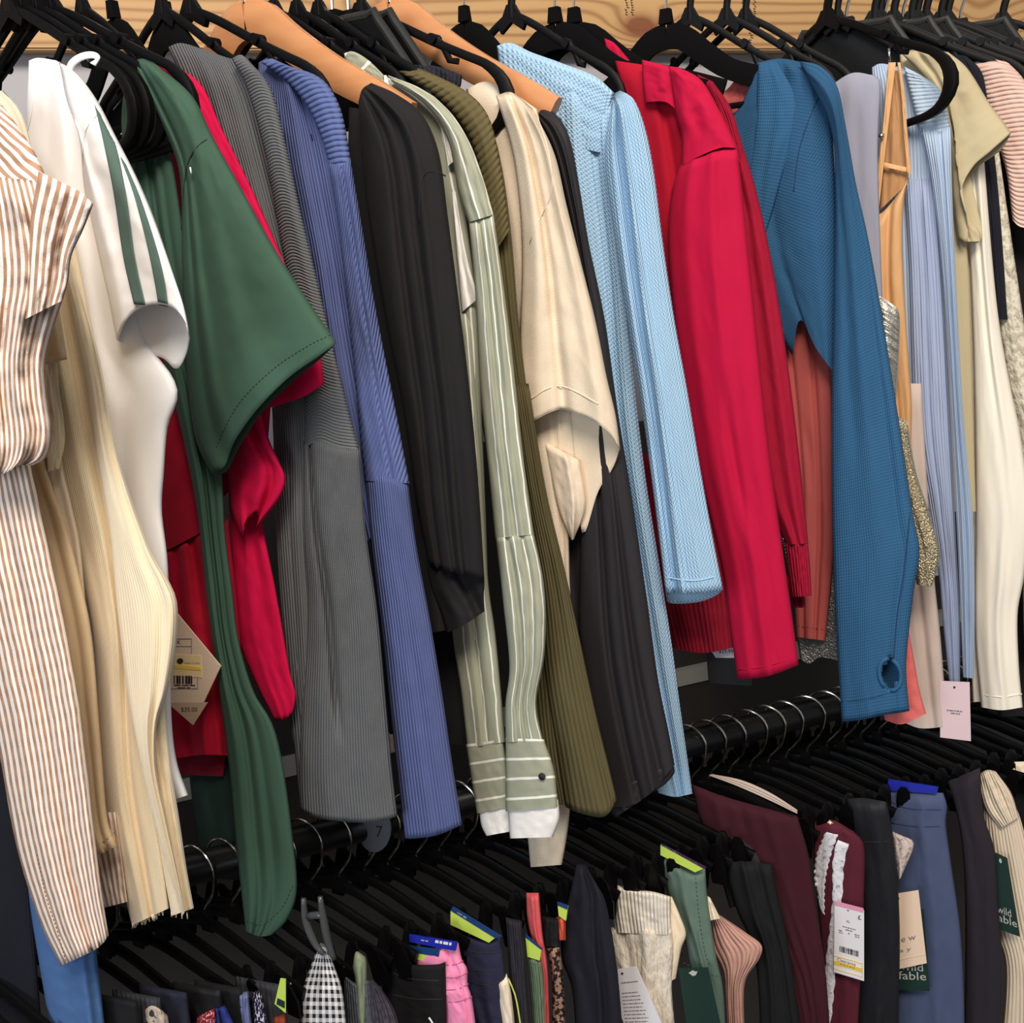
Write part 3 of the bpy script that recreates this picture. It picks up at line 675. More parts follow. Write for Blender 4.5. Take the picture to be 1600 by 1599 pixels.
# --- black dolman
xk = 0.142
black = cloth('black_jersey', (28, 26, 28), depth=.0003)
g = G('blouse', 'black dolman sleeve top hanging from the left wooden hanger', 'blouse', xk)
b = part(g, 'body', black, [(545, 168), (545, 300), (560, 600), (600, 900), (620, 1000)], [(640, 180), (660, 400), (680, 650), (690, 850), (700, 985)], xk, thick=.008)
s1 = part(g, 'sleeve', black, [(560, 160), (572, 300), (600, 480), (632, 650), (652, 790), (671, 884)], [(580, 130), (620, 148), (660, 180), (686, 240), (700, 340), (718, 480), (735, 620), (747, 750), (757, 905)], xk, off=.012, thick=.013, T=[(560, 160), (566, 140), (580, 130)], B=[(671, 884), (700, 894), (757, 906)], folds=[(.45, .2, .05, -.007), (.75, .6, .06, .005), (.65, .48, .05, -.006)], nu=36, nv=70, solid_t=.001)
part(g, 'cuff', black, [(664, 800), (668, 900), (690, 962), (698, 990)], [(752, 860), (757, 905), (756, 930), (757, 956)], xk, off=.006, thick=.010, B=[(698, 990), (725, 978), (757, 957)], folds=[(.3, .9, .15, -.012)], nv=36)
seam(g, s1, [(697, 276), (680, 268), (663, 272), (656, 300), (655, 350)], solid('black_thread', (24, 22, 24), .9), r=.0006)
g = G('shade_sheet', 'added black sheet that stands for deep shade between blue cardigan and pinstripe shirt', 'shade_sheet', .205)  # added black sheet that paints shade into this gap, not a real garment
part(g, 'body', black, [(560, 700), (590, 950), (610, 1160)], [(700, 700), (735, 950), (742, 1165)], .205, thick=.005)
# --- sage shirt with white pinstripes
xk = 0.190
sage = cloth('sage_pinstripe', (158, 160, 140), 'stripe', (238, 236, 226), freq=58, width=.13, wob=.006, depth=.0003, off=.004)
sagev = cloth('sage_pinstripe_cross', (158, 160, 140), 'stripe', (238, 236, 226), freq=50, width=.13, wob=.002, depth=.0003, axis='v')
saged = cloth('sage_pinstripe_bias', (158, 160, 140), 'stripe', (238, 236, 226), freq=48, width=.13, wob=.004, depth=.0003, axis='d')
shirtw = cloth('shirt_white', (240, 236, 232))
g = G('shirt', 'sage green shirt with white pinstripes, collar and buttoned cuff', 'shirt', xk)
part(g, 'collar', saged, [(537, 84), (540, 100), (546, 122)], [(600, 118), (600, 128), (596, 136)], xk, off=.020, thick=.004, T=[(537, 84), (552, 81), (575, 94), (600, 118)], B=[(546, 122), (560, 120), (596, 136)], nv=16, auto=.0004)
part(g, 'collar_stand', shirtw, [(548, 118), (560, 128)], [(604, 118), (612, 140)], xk, off=.010, thick=.004, nv=10)
b = part(g, 'body', sage, [(560, 120), (600, 220), (660, 400), (690, 700), (705, 900), (715, 1000)], [(606, 120), (660, 140), (700, 180), (722, 300), (745, 480), (755, 700), (762, 900), (765, 1000)], xk, thick=.007, nv=60)
part(g, 'placket', shirtw, [(612, 128), (660, 165), (688, 200), (700, 260)], [(618, 122), (668, 154), (698, 188), (712, 250)], xk, off=.012, thick=.0015, nv=30, label='white inner placket')
part(g, 'shoulder', sage, [(612, 128), (665, 165), (700, 220), (716, 300), (732, 348)], [(606, 118), (655, 138), (700, 172), (732, 220), (755, 280), (771, 336)], xk, off=.014, thick=.009, nv=40)
part(g, 'undershirt', shirtw, [(706, 300), (714, 400), (722, 488)], [(712, 300), (728, 395), (748, 466)], xk, off=.008, thick=.002, nv=16, label='white cotton corner')
part(g, 'sleeve', sage, [(732, 344), (742, 450), (750, 600), (765, 750), (774, 842)], [(771, 334), (786, 440), (801, 560), (816, 700), (834, 836)], xk, off=.016, thick=.011, nv=50, folds=[(.4, .5, .06, -.005), (.75, .7, .08, .003)])
part(g, 'lower_sleeve', sage, [(774, 836), (786, 940), (796, 1040), (790, 1100), (790, 1160)], [(833, 832), (848, 900), (853, 960), (850, 1030), (838, 1100), (849, 1160)], xk, off=.016, thick=.013, nv=50, folds=[(.3, .4, .06, -.006), (.7, .6, .06, -.005)], auto=.003, cap=.02)
c1 = part(g, 'cuff', sagev, [(790, 1154), (790, 1210), (790, 1269)], [(850, 1156), (866, 1205), (872, 1262)], xk, off=.017, thick=.010, nv=20, auto=.0004, cap=0)
part(g, 'cuff_lining', shirtw, [(793, 1255), (795, 1285), (797, 1311)], [(872, 1250), (874, 1280), (864, 1309)], xk, off=.016, thick=.008, nv=12, auto=.0004, label='white turned-out cuff lining', cap=0)
bt = drape(c1, np.array([[848, 1213]]), .001)[0]; V, F = tube([bt, bt+ND*.0015], .0035, 12); mesh_obj('button', V, F, m_ink, g)
part(g, 'rear_sleeve', sage, [(680, 480), (695, 700), (703, 900), (707, 990), (720, 1080), (730, 1170)], [(735, 480), (752, 700), (762, 900), (775, 1000), (790, 1160)], xk, off=.002, thick=.009, nv=60, folds=[(.5, .5, .06, -.004)])
part(g, 'rear_cuff', sagev, [(728, 1164), (736, 1215), (745, 1272)], [(786, 1156), (792, 1200), (796, 1262)], xk, off=.003, thick=.008, nv=18, auto=.0004, cap=0)
part(g, 'rear_cuff_lining', shirtw, [(748, 1262), (752, 1290), (760, 1307)], [(796, 1255), (797, 1280), (798, 1300)], xk, off=.002, thick=.007, nv=10, auto=.0004, cap=0)
# --- olive rib
xk = 0.222
olive = cloth('olive_rib', (88, 80, 52), 'rib', freq=210, depth=.001)
olived = cloth('olive_rib_cross', (96, 86, 56), 'rib', freq=150, depth=.0012, axis='v')
g = G('sweater', 'olive green ribbed sweater between pinstripe shirt and linen shirt', 'sweater', xk)
b = part(g, 'body', olive, [(622, 112), (660, 300), (740, 600), (790, 900), (820, 1150), (850, 1255)], [(660, 108), (735, 148), (768, 200), (786, 270), (800, 380), (812, 520), (828, 640), (852, 780), (880, 900), (892, 1000), (900, 1150), (905, 1262)], xk, thick=.007, T=[(622, 112), (640, 104), (660, 108)], nv=70)
part(g, 'shoulder_band', olived, [(622, 112), (690, 160), (735, 220), (755, 300), (770, 400)], [(650, 106), (720, 138), (762, 180), (782, 258), (796, 360)], xk, off=.010, thick=.008, nv=40, auto=.0003, wr=.0003)
part(g, 'sleeve', olive, [(790, 600), (815, 760), (840, 900), (850, 1040), (868, 1160), (884, 1262)], [(826, 600), (852, 760), (880, 880), (902, 980), (930, 1110), (952, 1200), (964, 1250)], xk, off=.008, thick=.010, nv=60, B=[(884, 1264), (905, 1272), (945, 1278), (964, 1252)], solid_t=.0015)
navk = cloth('navy_wool', (36, 36, 48), 'rib', freq=200, depth=.0014)
g = G('sweater', 'navy ribbed collar peeking out between olive sweater and wooden hanger', 'sweater', .236)
part(g, 'collar', navk, [(624, 100), (626, 110), (640, 130)], [(722, 118), (720, 135), (712, 145)], .236, thick=.006, T=[(624, 100), (655, 100), (690, 106), (722, 118)], nv=14)
part(g, 'body', navk, [(640, 110), (660, 400), (700, 900)], [(715, 130), (740, 400), (760, 900)], .236, thick=.004)
# --- linen shirt
xk = 0.258
linen = cloth('natural_linen', (226, 208, 184), 'ribx', freq=700, depth=.00015, heather=.12, weave=300)
g = G('shirt', 'natural linen shirt with wide turned-up short sleeve cuff', 'shirt', xk)
b = part(g, 'body', linen, [(728, 140), (745, 240), (770, 400), (790, 600), (815, 800), (845, 950), (868, 1010)], [(840, 172), (860, 300), (872, 500), (880, 680), (888, 800), (890, 900), (895, 990)], xk, thick=.008, T=[(728, 140), (760, 128), (800, 145), (840, 172)], nv=60, folds=[(.8, .85, .05, -.004)])
s1 = part(g, 'sleeve', linen, [(775, 150), (803, 250), (815, 380), (812, 520), (808, 600), (806, 672)], [(832, 170), (866, 240), (885, 320), (905, 400), (930, 500), (948, 590), (962, 650), (969, 702)], xk, off=.014, thick=.015, T=[(775, 150), (800, 145), (832, 170)], B=[(806, 672), (835, 658), (872, 642), (900, 648), (930, 662), (955, 682), (969, 704)], Bb=[(806, 674), (845, 698), (890, 720), (902, 765), (912, 838), (935, 772), (958, 735), (969, 705)], folds=[(.32, .42, .05, -.010), (.7, .75, .08, .004), (.2, .2, .08, .004)], nu=40, nv=70, solid_t=.0012, auto=.003)
seam(g, s1, [(806, 634), (830, 624), (855, 608), (878, 604), (905, 615), (935, 632)], linen, r=.0007)
seam(g, s1, [(836, 172), (858, 240), (862, 300), (840, 348), (828, 380)], linen, r=.0006)
part(g, 'front_hem', linen, [(850, 690), (870, 790), (893, 845)], [(905, 720), (915, 790), (897, 843)], xk, off=.006, thick=.008, nv=24, folds=[(.6, .6, .1, .004)])
part(g, 'rear_sleeve_cuff', linen, [(815, 1200), (822, 1280), (829, 1356)], [(895, 1200), (888, 1290), (878, 1352)], xk, off=-.002, thick=.008, nv=24)
# --- black balloon sleeve
xk = 0.288
blk2 = cloth('soft_black_crepe', (40, 37, 40), depth=.0003, rough=.7)
g = G('blouse', 'black blouse with long balloon sleeve on the right wooden hanger', 'blouse', xk)
b = part(g, 'body', blk2, [(832, 175), (840, 400), (850, 700), (880, 1000), (900, 1240)], [(870, 180), (900, 400), (920, 700), (940, 1000), (960, 1240)], xk, thick=.007)
s1 = part(g, 'sleeve', blk2, [(838, 185), (866, 280), (890, 400), (903, 560), (908, 760), (905, 1000), (925, 1150), (948, 1262)], [(836, 168), (868, 178), (890, 215), (905, 290), (920, 380), (945, 500), (965, 640), (988, 780), (1010, 930), (1028, 1060), (1046, 1150), (1054, 1196)], xk, off=.012, thick=.016, T=[(838, 185), (836, 168)], B=[(948, 1264), (985, 1262), (1020, 1240), (1054, 1200)], folds=[(.25, .4, .04, -.010), (.5, .75, .05, -.006), (.65, .6, .05, .005)], nu=40, nv=70, auto=.003)
part(g, 'cuff', blk2, [(946, 1240), (950, 1262), (962, 1278)], [(1050, 1190), (1054, 1208), (1040, 1226)], xk, off=.012, thick=.010, nv=12, folds=[(.2, .2, .04, .005), (.4, .4, .04, .005), (.6, .6, .04, .005), (.8, .8, .04, .005)], label='gathered cuff')
# --- light blue rib
xk = 0.345
lb = cloth('powder_blue_rib', (162, 196, 224), 'crinkle', freq=205, depth=.0010)
lbd = cloth('powder_blue_rib_bias', (162, 196, 224), 'rib', freq=190, depth=.0011, axis='e')
g = G('sweater', 'powder blue crinkle rib sweater on a black velvet hanger', 'sweater', xk)
part(g, 'roll_neck', lbd, [(718, 92), (722, 100), (735, 112)], [(785, 100), (790, 125), (795, 150)], xk, off=-.004, thick=.008, nv=14)
b = part(g, 'body', lb, [(778, 70), (790, 200), (830, 400), (860, 600), (900, 800), (950, 1000), (1000, 1150), (1029, 1240)], [(960, 150), (962, 260), (978, 420), (992, 600), (1008, 740), (1030, 880), (1050, 1010), (1062, 1100), (1082, 1241)], xk, thick=.010, T=[(778, 70), (800, 68), (830, 82), (880, 100), (930, 122), (960, 150)], nu=40, nv=80, folds=[(.8, .7, .05, -.008), (.6, .55, .06, .004)], B=[(1029, 1240), (1055, 1246), (1082, 1241)])
part(g, 'yoke', lb, [(776, 72), (784, 140), (800, 210)], [(960, 146), (950, 190), (944, 240)], xk, off=.0015, thick=.0095, T=[(776, 72), (800, 68), (830, 82), (880, 100), (930, 120), (960, 146)], nv=30, nu=36, auto=.001)
s1 = part(g, 'sleeve', lb, [(955, 165), (945, 240), (958, 350), (980, 500), (1003, 640), (1022, 780), (1040, 926)], [(968, 142), (990, 155), (1008, 200), (1022, 270), (1036, 380), (1054, 500), (1074, 610), (1094, 730), (1112, 830), (1130, 922)], xk, off=.016, thick=.015, T=[(955, 165), (960, 148), (968, 142)], B=[(1040, 926), (1085, 929), (1130, 924)], Bb=[(1040, 930), (1047, 946), (1090, 944), (1118, 934), (1130, 924)], folds=[(.4, .15, .06, -.012), (.55, .3, .06, .006), (.2, .0, .05, .005)], nu=40, nv=70, solid_t=.0015)
seam(g, s1, [(1043, 903), (1085, 908), (1124, 900)], lb, r=.0008)
# --- red hoodie-like top
xk = 0.432
red = cloth('crimson_ponte', (180, 6, 56), depth=.0002)
reddk = cloth('deep_red_rib', (128, 8, 32), 'rib', freq=170, depth=.0012)
g = G('jacket', 'crimson smooth ponte jacket with folded collar beside the powder blue sweater', 'jacket', xk)
part(g, 'back_collar', red, [(944, 60), (948, 80), (955, 95)], [(978, 88), (984, 96), (990, 110)], xk, off=-.012, thick=.003, nv=10, T=[(944, 60), (960, 68), (978, 88)])
b = part(g, 'body', cloth('crimson_ponte_body', (168, 8, 40), depth=.0002), [(960, 95), (985, 200), (1010, 400), (1040, 650), (1070, 800), (1096, 868)], [(1060, 110), (1095, 300), (1120, 600), (1130, 750), (1138, 870)], xk, thick=.008, nv=60, folds=[(.6, .6, .07, -.004)])
part(g, 'collar', red, [(1003, 94), (1004, 125), (1008, 160)], [(1060, 108), (1064, 150), (1066, 185)], xk, off=.012, thick=.006, nv=16, T=[(1003, 94), (1030, 100), (1060, 108)], B=[(1008, 160), (1040, 160), (1062, 178), (1066, 185)])
part(g, 'shoulder', red, [(1045, 104), (1056, 180), (1065, 215), (1064, 262)], [(1062, 106), (1095, 125), (1120, 165), (1140, 205), (1152, 232)], xk, off=.016, thick=.011, nv=30, B=[(1064, 262), (1090, 246), (1125, 232), (1152, 232)])
s1 = part(g, 'sleeve', red, [(1064, 256), (1050, 300), (1044, 380), (1055, 520), (1074, 640), (1092, 740), (1112, 820), (1130, 900), (1142, 990), (1152, 1062)], [(1152, 228), (1163, 330), (1176, 460), (1190, 600), (1206, 740), (1226, 880), (1240, 980), (1248, 1040)], xk, off=.016, thick=.015, T=[(1064, 258), (1090, 243), (1125, 230), (1152, 228)], B=[(1152, 1063), (1200, 1058), (1248, 1041)], folds=[(.6, .5, .09, .004), (.55, .5, .07, -.007, .42, .75), (.25, .2, .08, .003)], nu=40, nv=70, solid_t=.0012, cap=.015)
seam(g, s1, [(1154, 1048), (1200, 1041), (1246, 1026)], red, r=.0005)
part(g, 'rear_sleeve', cloth('crimson_ponte_body', (168, 8, 40)), [(1040, 650), (1075, 800), (1096, 868)], [(1110, 650), (1125, 800), (1126, 862)], xk, off=.006, thick=.007, nv=20)
g = G('sweater', 'dark red ribbed sweater hem under the powder blue sleeve', 'sweater', .418)
part(g, 'body', reddk, [(985, 700), (1010, 850), (1052, 1014)], [(1120, 760), (1142, 900), (1150, 1012)], .418, thick=.006, B=[(1052, 1012), (1100, 1018), (1150, 1008)])
# --- red cardigan
xk = 0.462
red2 = cloth('cherry_boucle', (152, 10, 44), 'cable', freq=200, depth=.0006, width=.5)
red2r = cloth('cherry_rib', (156, 10, 46), 'rib', freq=230, depth=.0012)
g = G('cardigan', 'cherry red boucle cardigan with ribbed cuff left of the teal top', 'cardigan', xk)
b = part(g, 'sleeve', red2, [(1085, 120), (1130, 300), (1165, 600), (1190, 760), (1228, 852)], [(1112, 128), (1140, 165), (1158, 220), (1182, 300), (1204, 400), (1224, 520), (1240, 640), (1254, 760), (1263, 850)], xk, off=.004, thick=.011, nv=70)
part(g, 'front_band', red2r, [(1088, 116), (1120, 180), (1150, 300)], [(1114, 128), (1142, 170), (1160, 226)], xk, off=.012, thick=.007, nv=20)
part(g, 'cuff', red2r, [(1226, 846), (1232, 890), (1238, 934)], [(1262, 844), (1266, 890), (1268, 932)], xk, off=.004, thick=.009, nv=20, auto=.0004)
part(g, 'body_hem', cloth('cherry_dark', (120, 10, 36)), [(1225, 900), (1240, 950)], [(1256, 900), (1258, 951)], xk, off=-.006, thick=.003, nv=8)
# --- coral
xk = 0.592
coral = cloth('coral_rose_jersey', (172, 82, 78), depth=.0003)
g = G('tank_top', 'faded coral rose tank top showing under the teal long sleeve top', 'tank top', xk)
part(g, 'strap', coral, [(1160, 108), (1136, 140), (1112, 150)], [(1180, 130), (1162, 165), (1138, 188)], xk, off=.008, thick=.004, nv=16, auto=.0005)
b = part(g, 'body', coral, [(1140, 180), (1190, 400), (1230, 700), (1236, 850), (1244, 996)], [(1230, 250), (1290, 500), (1305, 800), (1300, 900), (1290, 1002)], xk, thick=.009, nv=60, folds=[(.3, .25, .05, -.007), (.7, .65, .05, -.007)], B=[(1244, 994), (1290, 1003)])
seam(g, b, [(1246, 978), (1290, 985)], solid('coral_thread', (150, 62, 60), .9), dash=True)
# --- silver/lace hem
xk = 0.604
sil = cloth('grey_sequin_mesh', (150, 150, 146), 'sequin', freq=300, depth=.002)
g = G('tank_top', 'silver sequin top hem glinting below the coral tank', 'tank top', xk)
part(g, 'body', sil, [(1190, 700), (1230, 900), (1250, 1030)], [(1330, 700), (1340, 900), (1330, 1040)], xk, thick=.006, B=[(1250, 1036), (1265, 1042), (1285, 1030), (1330, 1038)])
# --- teal
xk = 0.565
teal = cloth('teal_waffle_knit', (46, 92, 130), 'ribx', freq=420, depth=.0004, heather=.12)
teald = cloth('teal_waffle_bias', (42, 84, 120), 'ribx', freq=420, depth=.0004, axis='d', heather=.12)
g = G('blouse', 'teal blue wrap top with long thumbhole sleeve', 'blouse', xk)
b = part(g, 'body', teald, [(1183, 98), (1160, 160), (1120, 230), (1130, 350), (1170, 450), (1238, 556)], [(1255, 98), (1292, 140), (1305, 280), (1308, 420), (1308, 520), (1308, 590)], xk, thick=.010, T=[(1183, 98), (1220, 92), (1255, 98)], B=[(1238, 556), (1250, 500), (1275, 545), (1308, 590)], nv=60, folds=[(.5, .4, .06, -.005), (.8, .85, .05, .004)])
part(g, 'neck_band', teal, [(1185, 100), (1180, 200), (1165, 300), (1150, 400)], [(1215, 96), (1245, 170), (1215, 300), (1180, 420)], xk, off=.009, thick=.005, nv=30)
s1 = part(g, 'sleeve', teal, [(1262, 120), (1298, 200), (1305, 300), (1303, 450), (1300, 620), (1300, 800), (1305, 960), (1315, 1128)], [(1250, 96), (1282, 104), (1308, 135), (1322, 200), (1338, 290), (1356, 370), (1376, 480), (1394, 590), (1411, 700), (1426, 800), (1437, 862), (1427, 930), (1419, 1000), (1416, 1050), (1421, 1112)], xk, off=.014, thick=.015, T=[(1262, 120), (1252, 105), (1250, 96)], B=[(1315, 1128), (1345, 1125), (1380, 1118), (1421, 1112)], folds=[(.5, .5, .2, .003), (.85, .8, .05, -.003)], nu=44, nv=110, hole=(1391, 1054, 13, 21), solid_t=.0014)
a = np.linspace(0, 2*math.pi, 33)[:-1]
P = drape(s1, np.stack([1391+17*np.cos(a)+3*np.sin(a), 1054+25*np.sin(a)], 1), .0008); 
P = np.array([np.mean(P[[i-1, i, (i+1) % 32]], axis=0) for i in range(32)])
V, F = tube(P, .0022, 8, closed=True); mesh_obj('thumbhole_binding', V, F, teal, g)
seam(g, s1, [(1396, 1030), (1402, 960), (1412, 900), (1422, 800)], solid('teal_thread', (26, 60, 96), .9), r=.0006)
seam(g, s1, [(1316, 1098), (1360, 1092), (1400, 1080)], solid('teal_thread', (26, 60, 96), .9), r=.0004)
seam(g, b, [(1292, 128), (1275, 160), (1250, 230), (1240, 300)], solid('teal_thread', (26, 60, 96), .9), r=.0005)
g = G('t_shirt', 'salmon coral sleeve tip behind the teal thumbhole cuff', 't-shirt', 0.580)
part(g, 'sleeve', cloth('salmon_jersey', (214, 106, 102)), [(1340, 900), (1365, 1040), (1382, 1126)], [(1415, 960), (1428, 1030), (1437, 1080), (1447, 1116)], 0.580, thick=.006, B=[(1382, 1128), (1410, 1134), (1447, 1117)])
# --- silver foil & grey lavender tops
xk = 0.605
g = G('blouse', 'metallic silver foil ruched top between teal sleeve and tan camisole', 'blouse', xk)
part(g, 'body', cloth('silver_foil', (200, 196, 184), 'foil', depth=.003), [(1320, 460), (1350, 560), (1370, 700), (1380, 900)], [(1402, 482), (1406, 500), (1404, 560), (1400, 640), (1398, 720), (1420, 900)], xk, thick=.008, T=[(1320, 460), (1370, 462), (1402, 482)], nv=50, auto=.003)
part(g, 'sleeve', cloth('champagne_sequin', (214, 200, 168), 'sequin', depth=.002), [(1385, 640), (1405, 760), (1425, 860), (1432, 914)], [(1418, 660), (1432, 740), (1455, 810), (1468, 870), (1456, 918)], xk, off=.006, thick=.010, nv=40, label='champagne sequin sleeve')
xk = 0.628
lav = cloth('lavender_grey_jersey', (150, 150, 166), depth=.0003)
g = G('t_shirt', 'lavender grey t-shirt behind the teal shoulder', 't-shirt', xk)
part(g, 'body', lav, [(1290, 140), (1295, 400), (1300, 800)], [(1365, 118), (1376, 135), (1372, 250), (1380, 500), (1390, 800)], xk, thick=.005, T=[(1290, 140), (1330, 115), (1365, 118)])
# --- camisole
xk = 0.652
tanc = cloth('caramel_satin_knit', (212, 164, 114), depth=.0003, rough=.5)
g = G('camisole', 'caramel tan camisole with adjustable straps hanging from a black hanger', 'camisole', xk)
b = part(g, 'body', tanc, [(1344, 325), (1350, 430), (1362, 560), (1382, 680), (1395, 760)], [(1423, 276), (1414, 300), (1410, 380), (1414, 470), (1420, 560), (1425, 640), (1422, 722)], xk, thick=.010, T=[(1344, 325), (1362, 318), (1372, 336), (1395, 315), (1423, 276)], nv=50, folds=[(.3, .3, .1, .004), (.6, .5, .08, -.006)])
part(g, 'back_panel', cloth('caramel_lining', (176, 130, 86), rough=.6), [(1386, 110), (1384, 180), (1380, 255), (1374, 330)], [(1404, 110), (1410, 160), (1416, 215), (1420, 285)], xk, off=-.004, thick=.003, nv=24)
part(g, 'strap', tanc, [(1388, 98), (1385, 130), (1380, 190), (1374, 240), (1364, 318)], [(1400, 98), (1396, 130), (1389, 190), (1383, 240), (1374, 322)], xk, off=.006, thick=.0014, nv=30, auto=.0002)
part(g, 'strap', tanc, [(1402, 98), (1408, 150), (1412, 210), (1417, 270)], [(1407, 98), (1414, 150), (1418, 210), (1424, 272)], xk, off=.004, thick=.0014, nv=30, auto=.0002)
part(g, 'neck_edge', tanc, [(1380, 254), (1380, 261)], [(1417, 262), (1417, 269)], xk, off=.004, thick=.001, nv=4, auto=0)
V, F = tube(list(onplane(np.array([[1389, 76], [1390, 96]]), xk, .006)), .0012, 6); mesh_obj('strap_ring', V, F, m_chrome, g)
V, F = tube(list(onplane(np.array([[1373, 212], [1381, 213]]), xk, .010)), .0025, 8); mesh_obj('strap_slider', V, F, m_chrome, g)
# --- taupe
xk = 0.668
taupe = cloth('taupe_jersey', (196, 178, 168), depth=.0003)
g = G('t_shirt', 'pale taupe t-shirt hem low behind the tan camisole', 't-shirt', xk)
part(g, 'body', taupe, [(1380, 600), (1390, 900), (1400, 1040), (1412, 1130)], [(1440, 600), (1455, 850), (1470, 1000), (1480, 1136)], xk, thick=.008, B=[(1412, 1130), (1440, 1139), (1480, 1136)], folds=[(.5, .7, .08, -.005)])
# --- light blue 2
xk = 0.695
lb2 = cloth('sky_blue_fine_rib', (172, 190, 214), 'rib', freq=280, depth=.0008)
lb2v = cloth('sky_blue_fine_rib_cross', (176, 194, 212), 'rib', freq=240, depth=.0008, axis='v')
g = G('cardigan', 'sky blue fine rib cardigan with two long sleeves behind the camisole', 'cardigan', xk)
b = part(g, 'body', lb2, [(1362, 106), (1370, 300), (1385, 600), (1405, 900)], [(1430, 112), (1458, 150), (1466, 300), (1470, 600), (1475, 900)], xk, thick=.008, T=[(1362, 106), (1380, 100), (1430, 112)])
part(g, 'shoulder', lb2v, [(1412, 104), (1425, 160), (1440, 215)], [(1440, 118), (1472, 145), (1486, 205)], xk, off=.012, thick=.008, nv=24)
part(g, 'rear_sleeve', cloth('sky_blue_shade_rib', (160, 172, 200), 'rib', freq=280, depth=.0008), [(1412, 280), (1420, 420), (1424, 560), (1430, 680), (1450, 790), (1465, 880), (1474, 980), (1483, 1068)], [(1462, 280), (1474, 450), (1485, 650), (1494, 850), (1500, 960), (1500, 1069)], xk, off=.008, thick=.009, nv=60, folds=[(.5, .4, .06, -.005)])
part(g, 'sleeve', lb2, [(1440, 200), (1458, 300), (1474, 450), (1486, 650), (1496, 850), (1505, 1059)], [(1486, 200), (1488, 300), (1493, 420), (1500, 560), (1508, 680), (1520, 810), (1523, 930), (1522, 1061)], xk, off=.018, thick=.010, nv=60, folds=[(.6, .5, .07, -.004)])
# --- sage khaki tee
xk = 0.745
sg = cloth('khaki_sage_jersey', (190, 176, 142), depth=.0003)
g = G('t_shirt', 'khaki sage t-shirt with short sleeve spread wide near the right', 't-shirt', xk)
b = part(g, 'body', sg, [(1405, 82), (1420, 250), (1440, 500), (1460, 800)], [(1480, 82), (1495, 250), (1512, 400), (1516, 480), (1520, 640), (1525, 800)], xk, thick=.008)
s1 = part(g, 'sleeve', sg, [(1407, 82), (1455, 140), (1482, 230), (1488, 310), (1496, 374)], [(1482, 82), (1512, 108), (1545, 160), (1564, 185), (1580, 208)], xk, off=.014, thick=.013, T=[(1407, 82), (1445, 76), (1482, 82)], B=[(1496, 374), (1512, 378), (1510, 340), (1502, 300), (1520, 262), (1548, 238), (1580, 210)], Bb=[(1496, 374), (1532, 378), (1528, 330), (1516, 285), (1530, 262), (1565, 236), (1580, 210)], nu=36, nv=50, solid_t=.001, folds=[(.3, .15, .06, -.005)])
part(g, 'rear_cuff', sg, [(1490, 335), (1496, 365), (1505, 378)], [(1512, 340), (1530, 362), (1532, 378)], xk, off=.006, thick=.005, nv=12)
# --- white long sleeve
xk = 0.785
wl = cloth('ivory_jersey', (240, 232, 216), depth=.0002)
g = G('t_shirt', 'ivory long sleeve top hanging below the khaki sage t-shirt', 't-shirt', xk)
part(g, 'body', wl, [(1480, 300), (1500, 480), (1505, 560), (1508, 640), (1512, 900), (1520, 1098)], [(1540, 300), (1540, 500), (1545, 700), (1550, 900), (1552, 1096)], xk, thick=.006)
s1 = part(g, 'sleeve', wl, [(1506, 215), (1516, 420), (1522, 600), (1524, 800), (1523, 980), (1533, 1106)], [(1535, 215), (1550, 400), (1562, 510), (1578, 600), (1596, 690), (1608, 800), (1600, 900), (1590, 960), (1592, 1040), (1598, 1106)], xk, off=.012, thick=.013, nv=70, B=[(1533, 1106), (1565, 1111), (1598, 1107)], folds=[(.7, .5, .12, .004), (.4, .7, .08, -.004)])
seam(g, s1, [(1532, 1086), (1565, 1090), (1597, 1085)], wl, r=.0006)
# --- lace
xk = 0.812
g = G('blouse', 'off-white lace sleeve beside the pink ribbed sweater at the right edge', 'blouse', xk)
part(g, 'sleeve', cloth('offwhite_lace', (214, 206, 186), 'lace', (188, 178, 160), depth=.0025, width=.52), [(1528, 230), (1540, 360), (1556, 480), (1575, 600), (1592, 720), (1600, 1000)], [(1560, 230), (1574, 330), (1592, 450), (1608, 560), (1625, 700), (1640, 1000)], xk, thick=.010, nv=60)
# --- pink rib
xk = 0.845
g = G('sweater', 'dusty pink ribbed sweater at the upper right edge', 'sweater', xk)
pr = cloth('dusty_pink_rib', (224, 188, 174), 'rib', freq=190, depth=.0014, axis='v')
part(g, 'shoulder', pr, [(1520, 98), (1540, 180), (1570, 260), (1582, 345)], [(1575, 98), (1600, 125), (1630, 180), (1660, 360)], xk, off=.012, thick=.014, T=[(1520, 98), (1550, 92), (1575, 98)], B=[(1582, 347), (1600, 358), (1660, 360)], nv=40)
# --- navy, black, red at the right end
g = G('t_shirt', 'dark navy t-shirt shoulder between khaki and pink tops', 't-shirt', .80)
part(g, 'shoulder', navy, [(1486, 84), (1510, 180), (1530, 300), (1545, 500)], [(1510, 88), (1532, 110), (1542, 150), (1560, 300), (1575, 500)], .80, thick=.008)
g = G('jacket', 'black jacket filling the right edge behind the pink sweater', 'jacket', .885)
part(g, 'body', black, [(1540, 95), (1550, 300), (1555, 700), (1560, 1120)], [(1600, 85), (1680, 140), (1720, 700), (1720, 1120)], .885, thick=.010)
g = G('t_shirt', 'bright red t-shirt collar peeking over the pink sweater', 't-shirt', .90)
part(g, 'collar', cloth('scarlet_jersey', (206, 22, 48)), [(1532, 76), (1536, 95)], [(1590, 82), (1600, 110)], .90, thick=.006, nv=10)
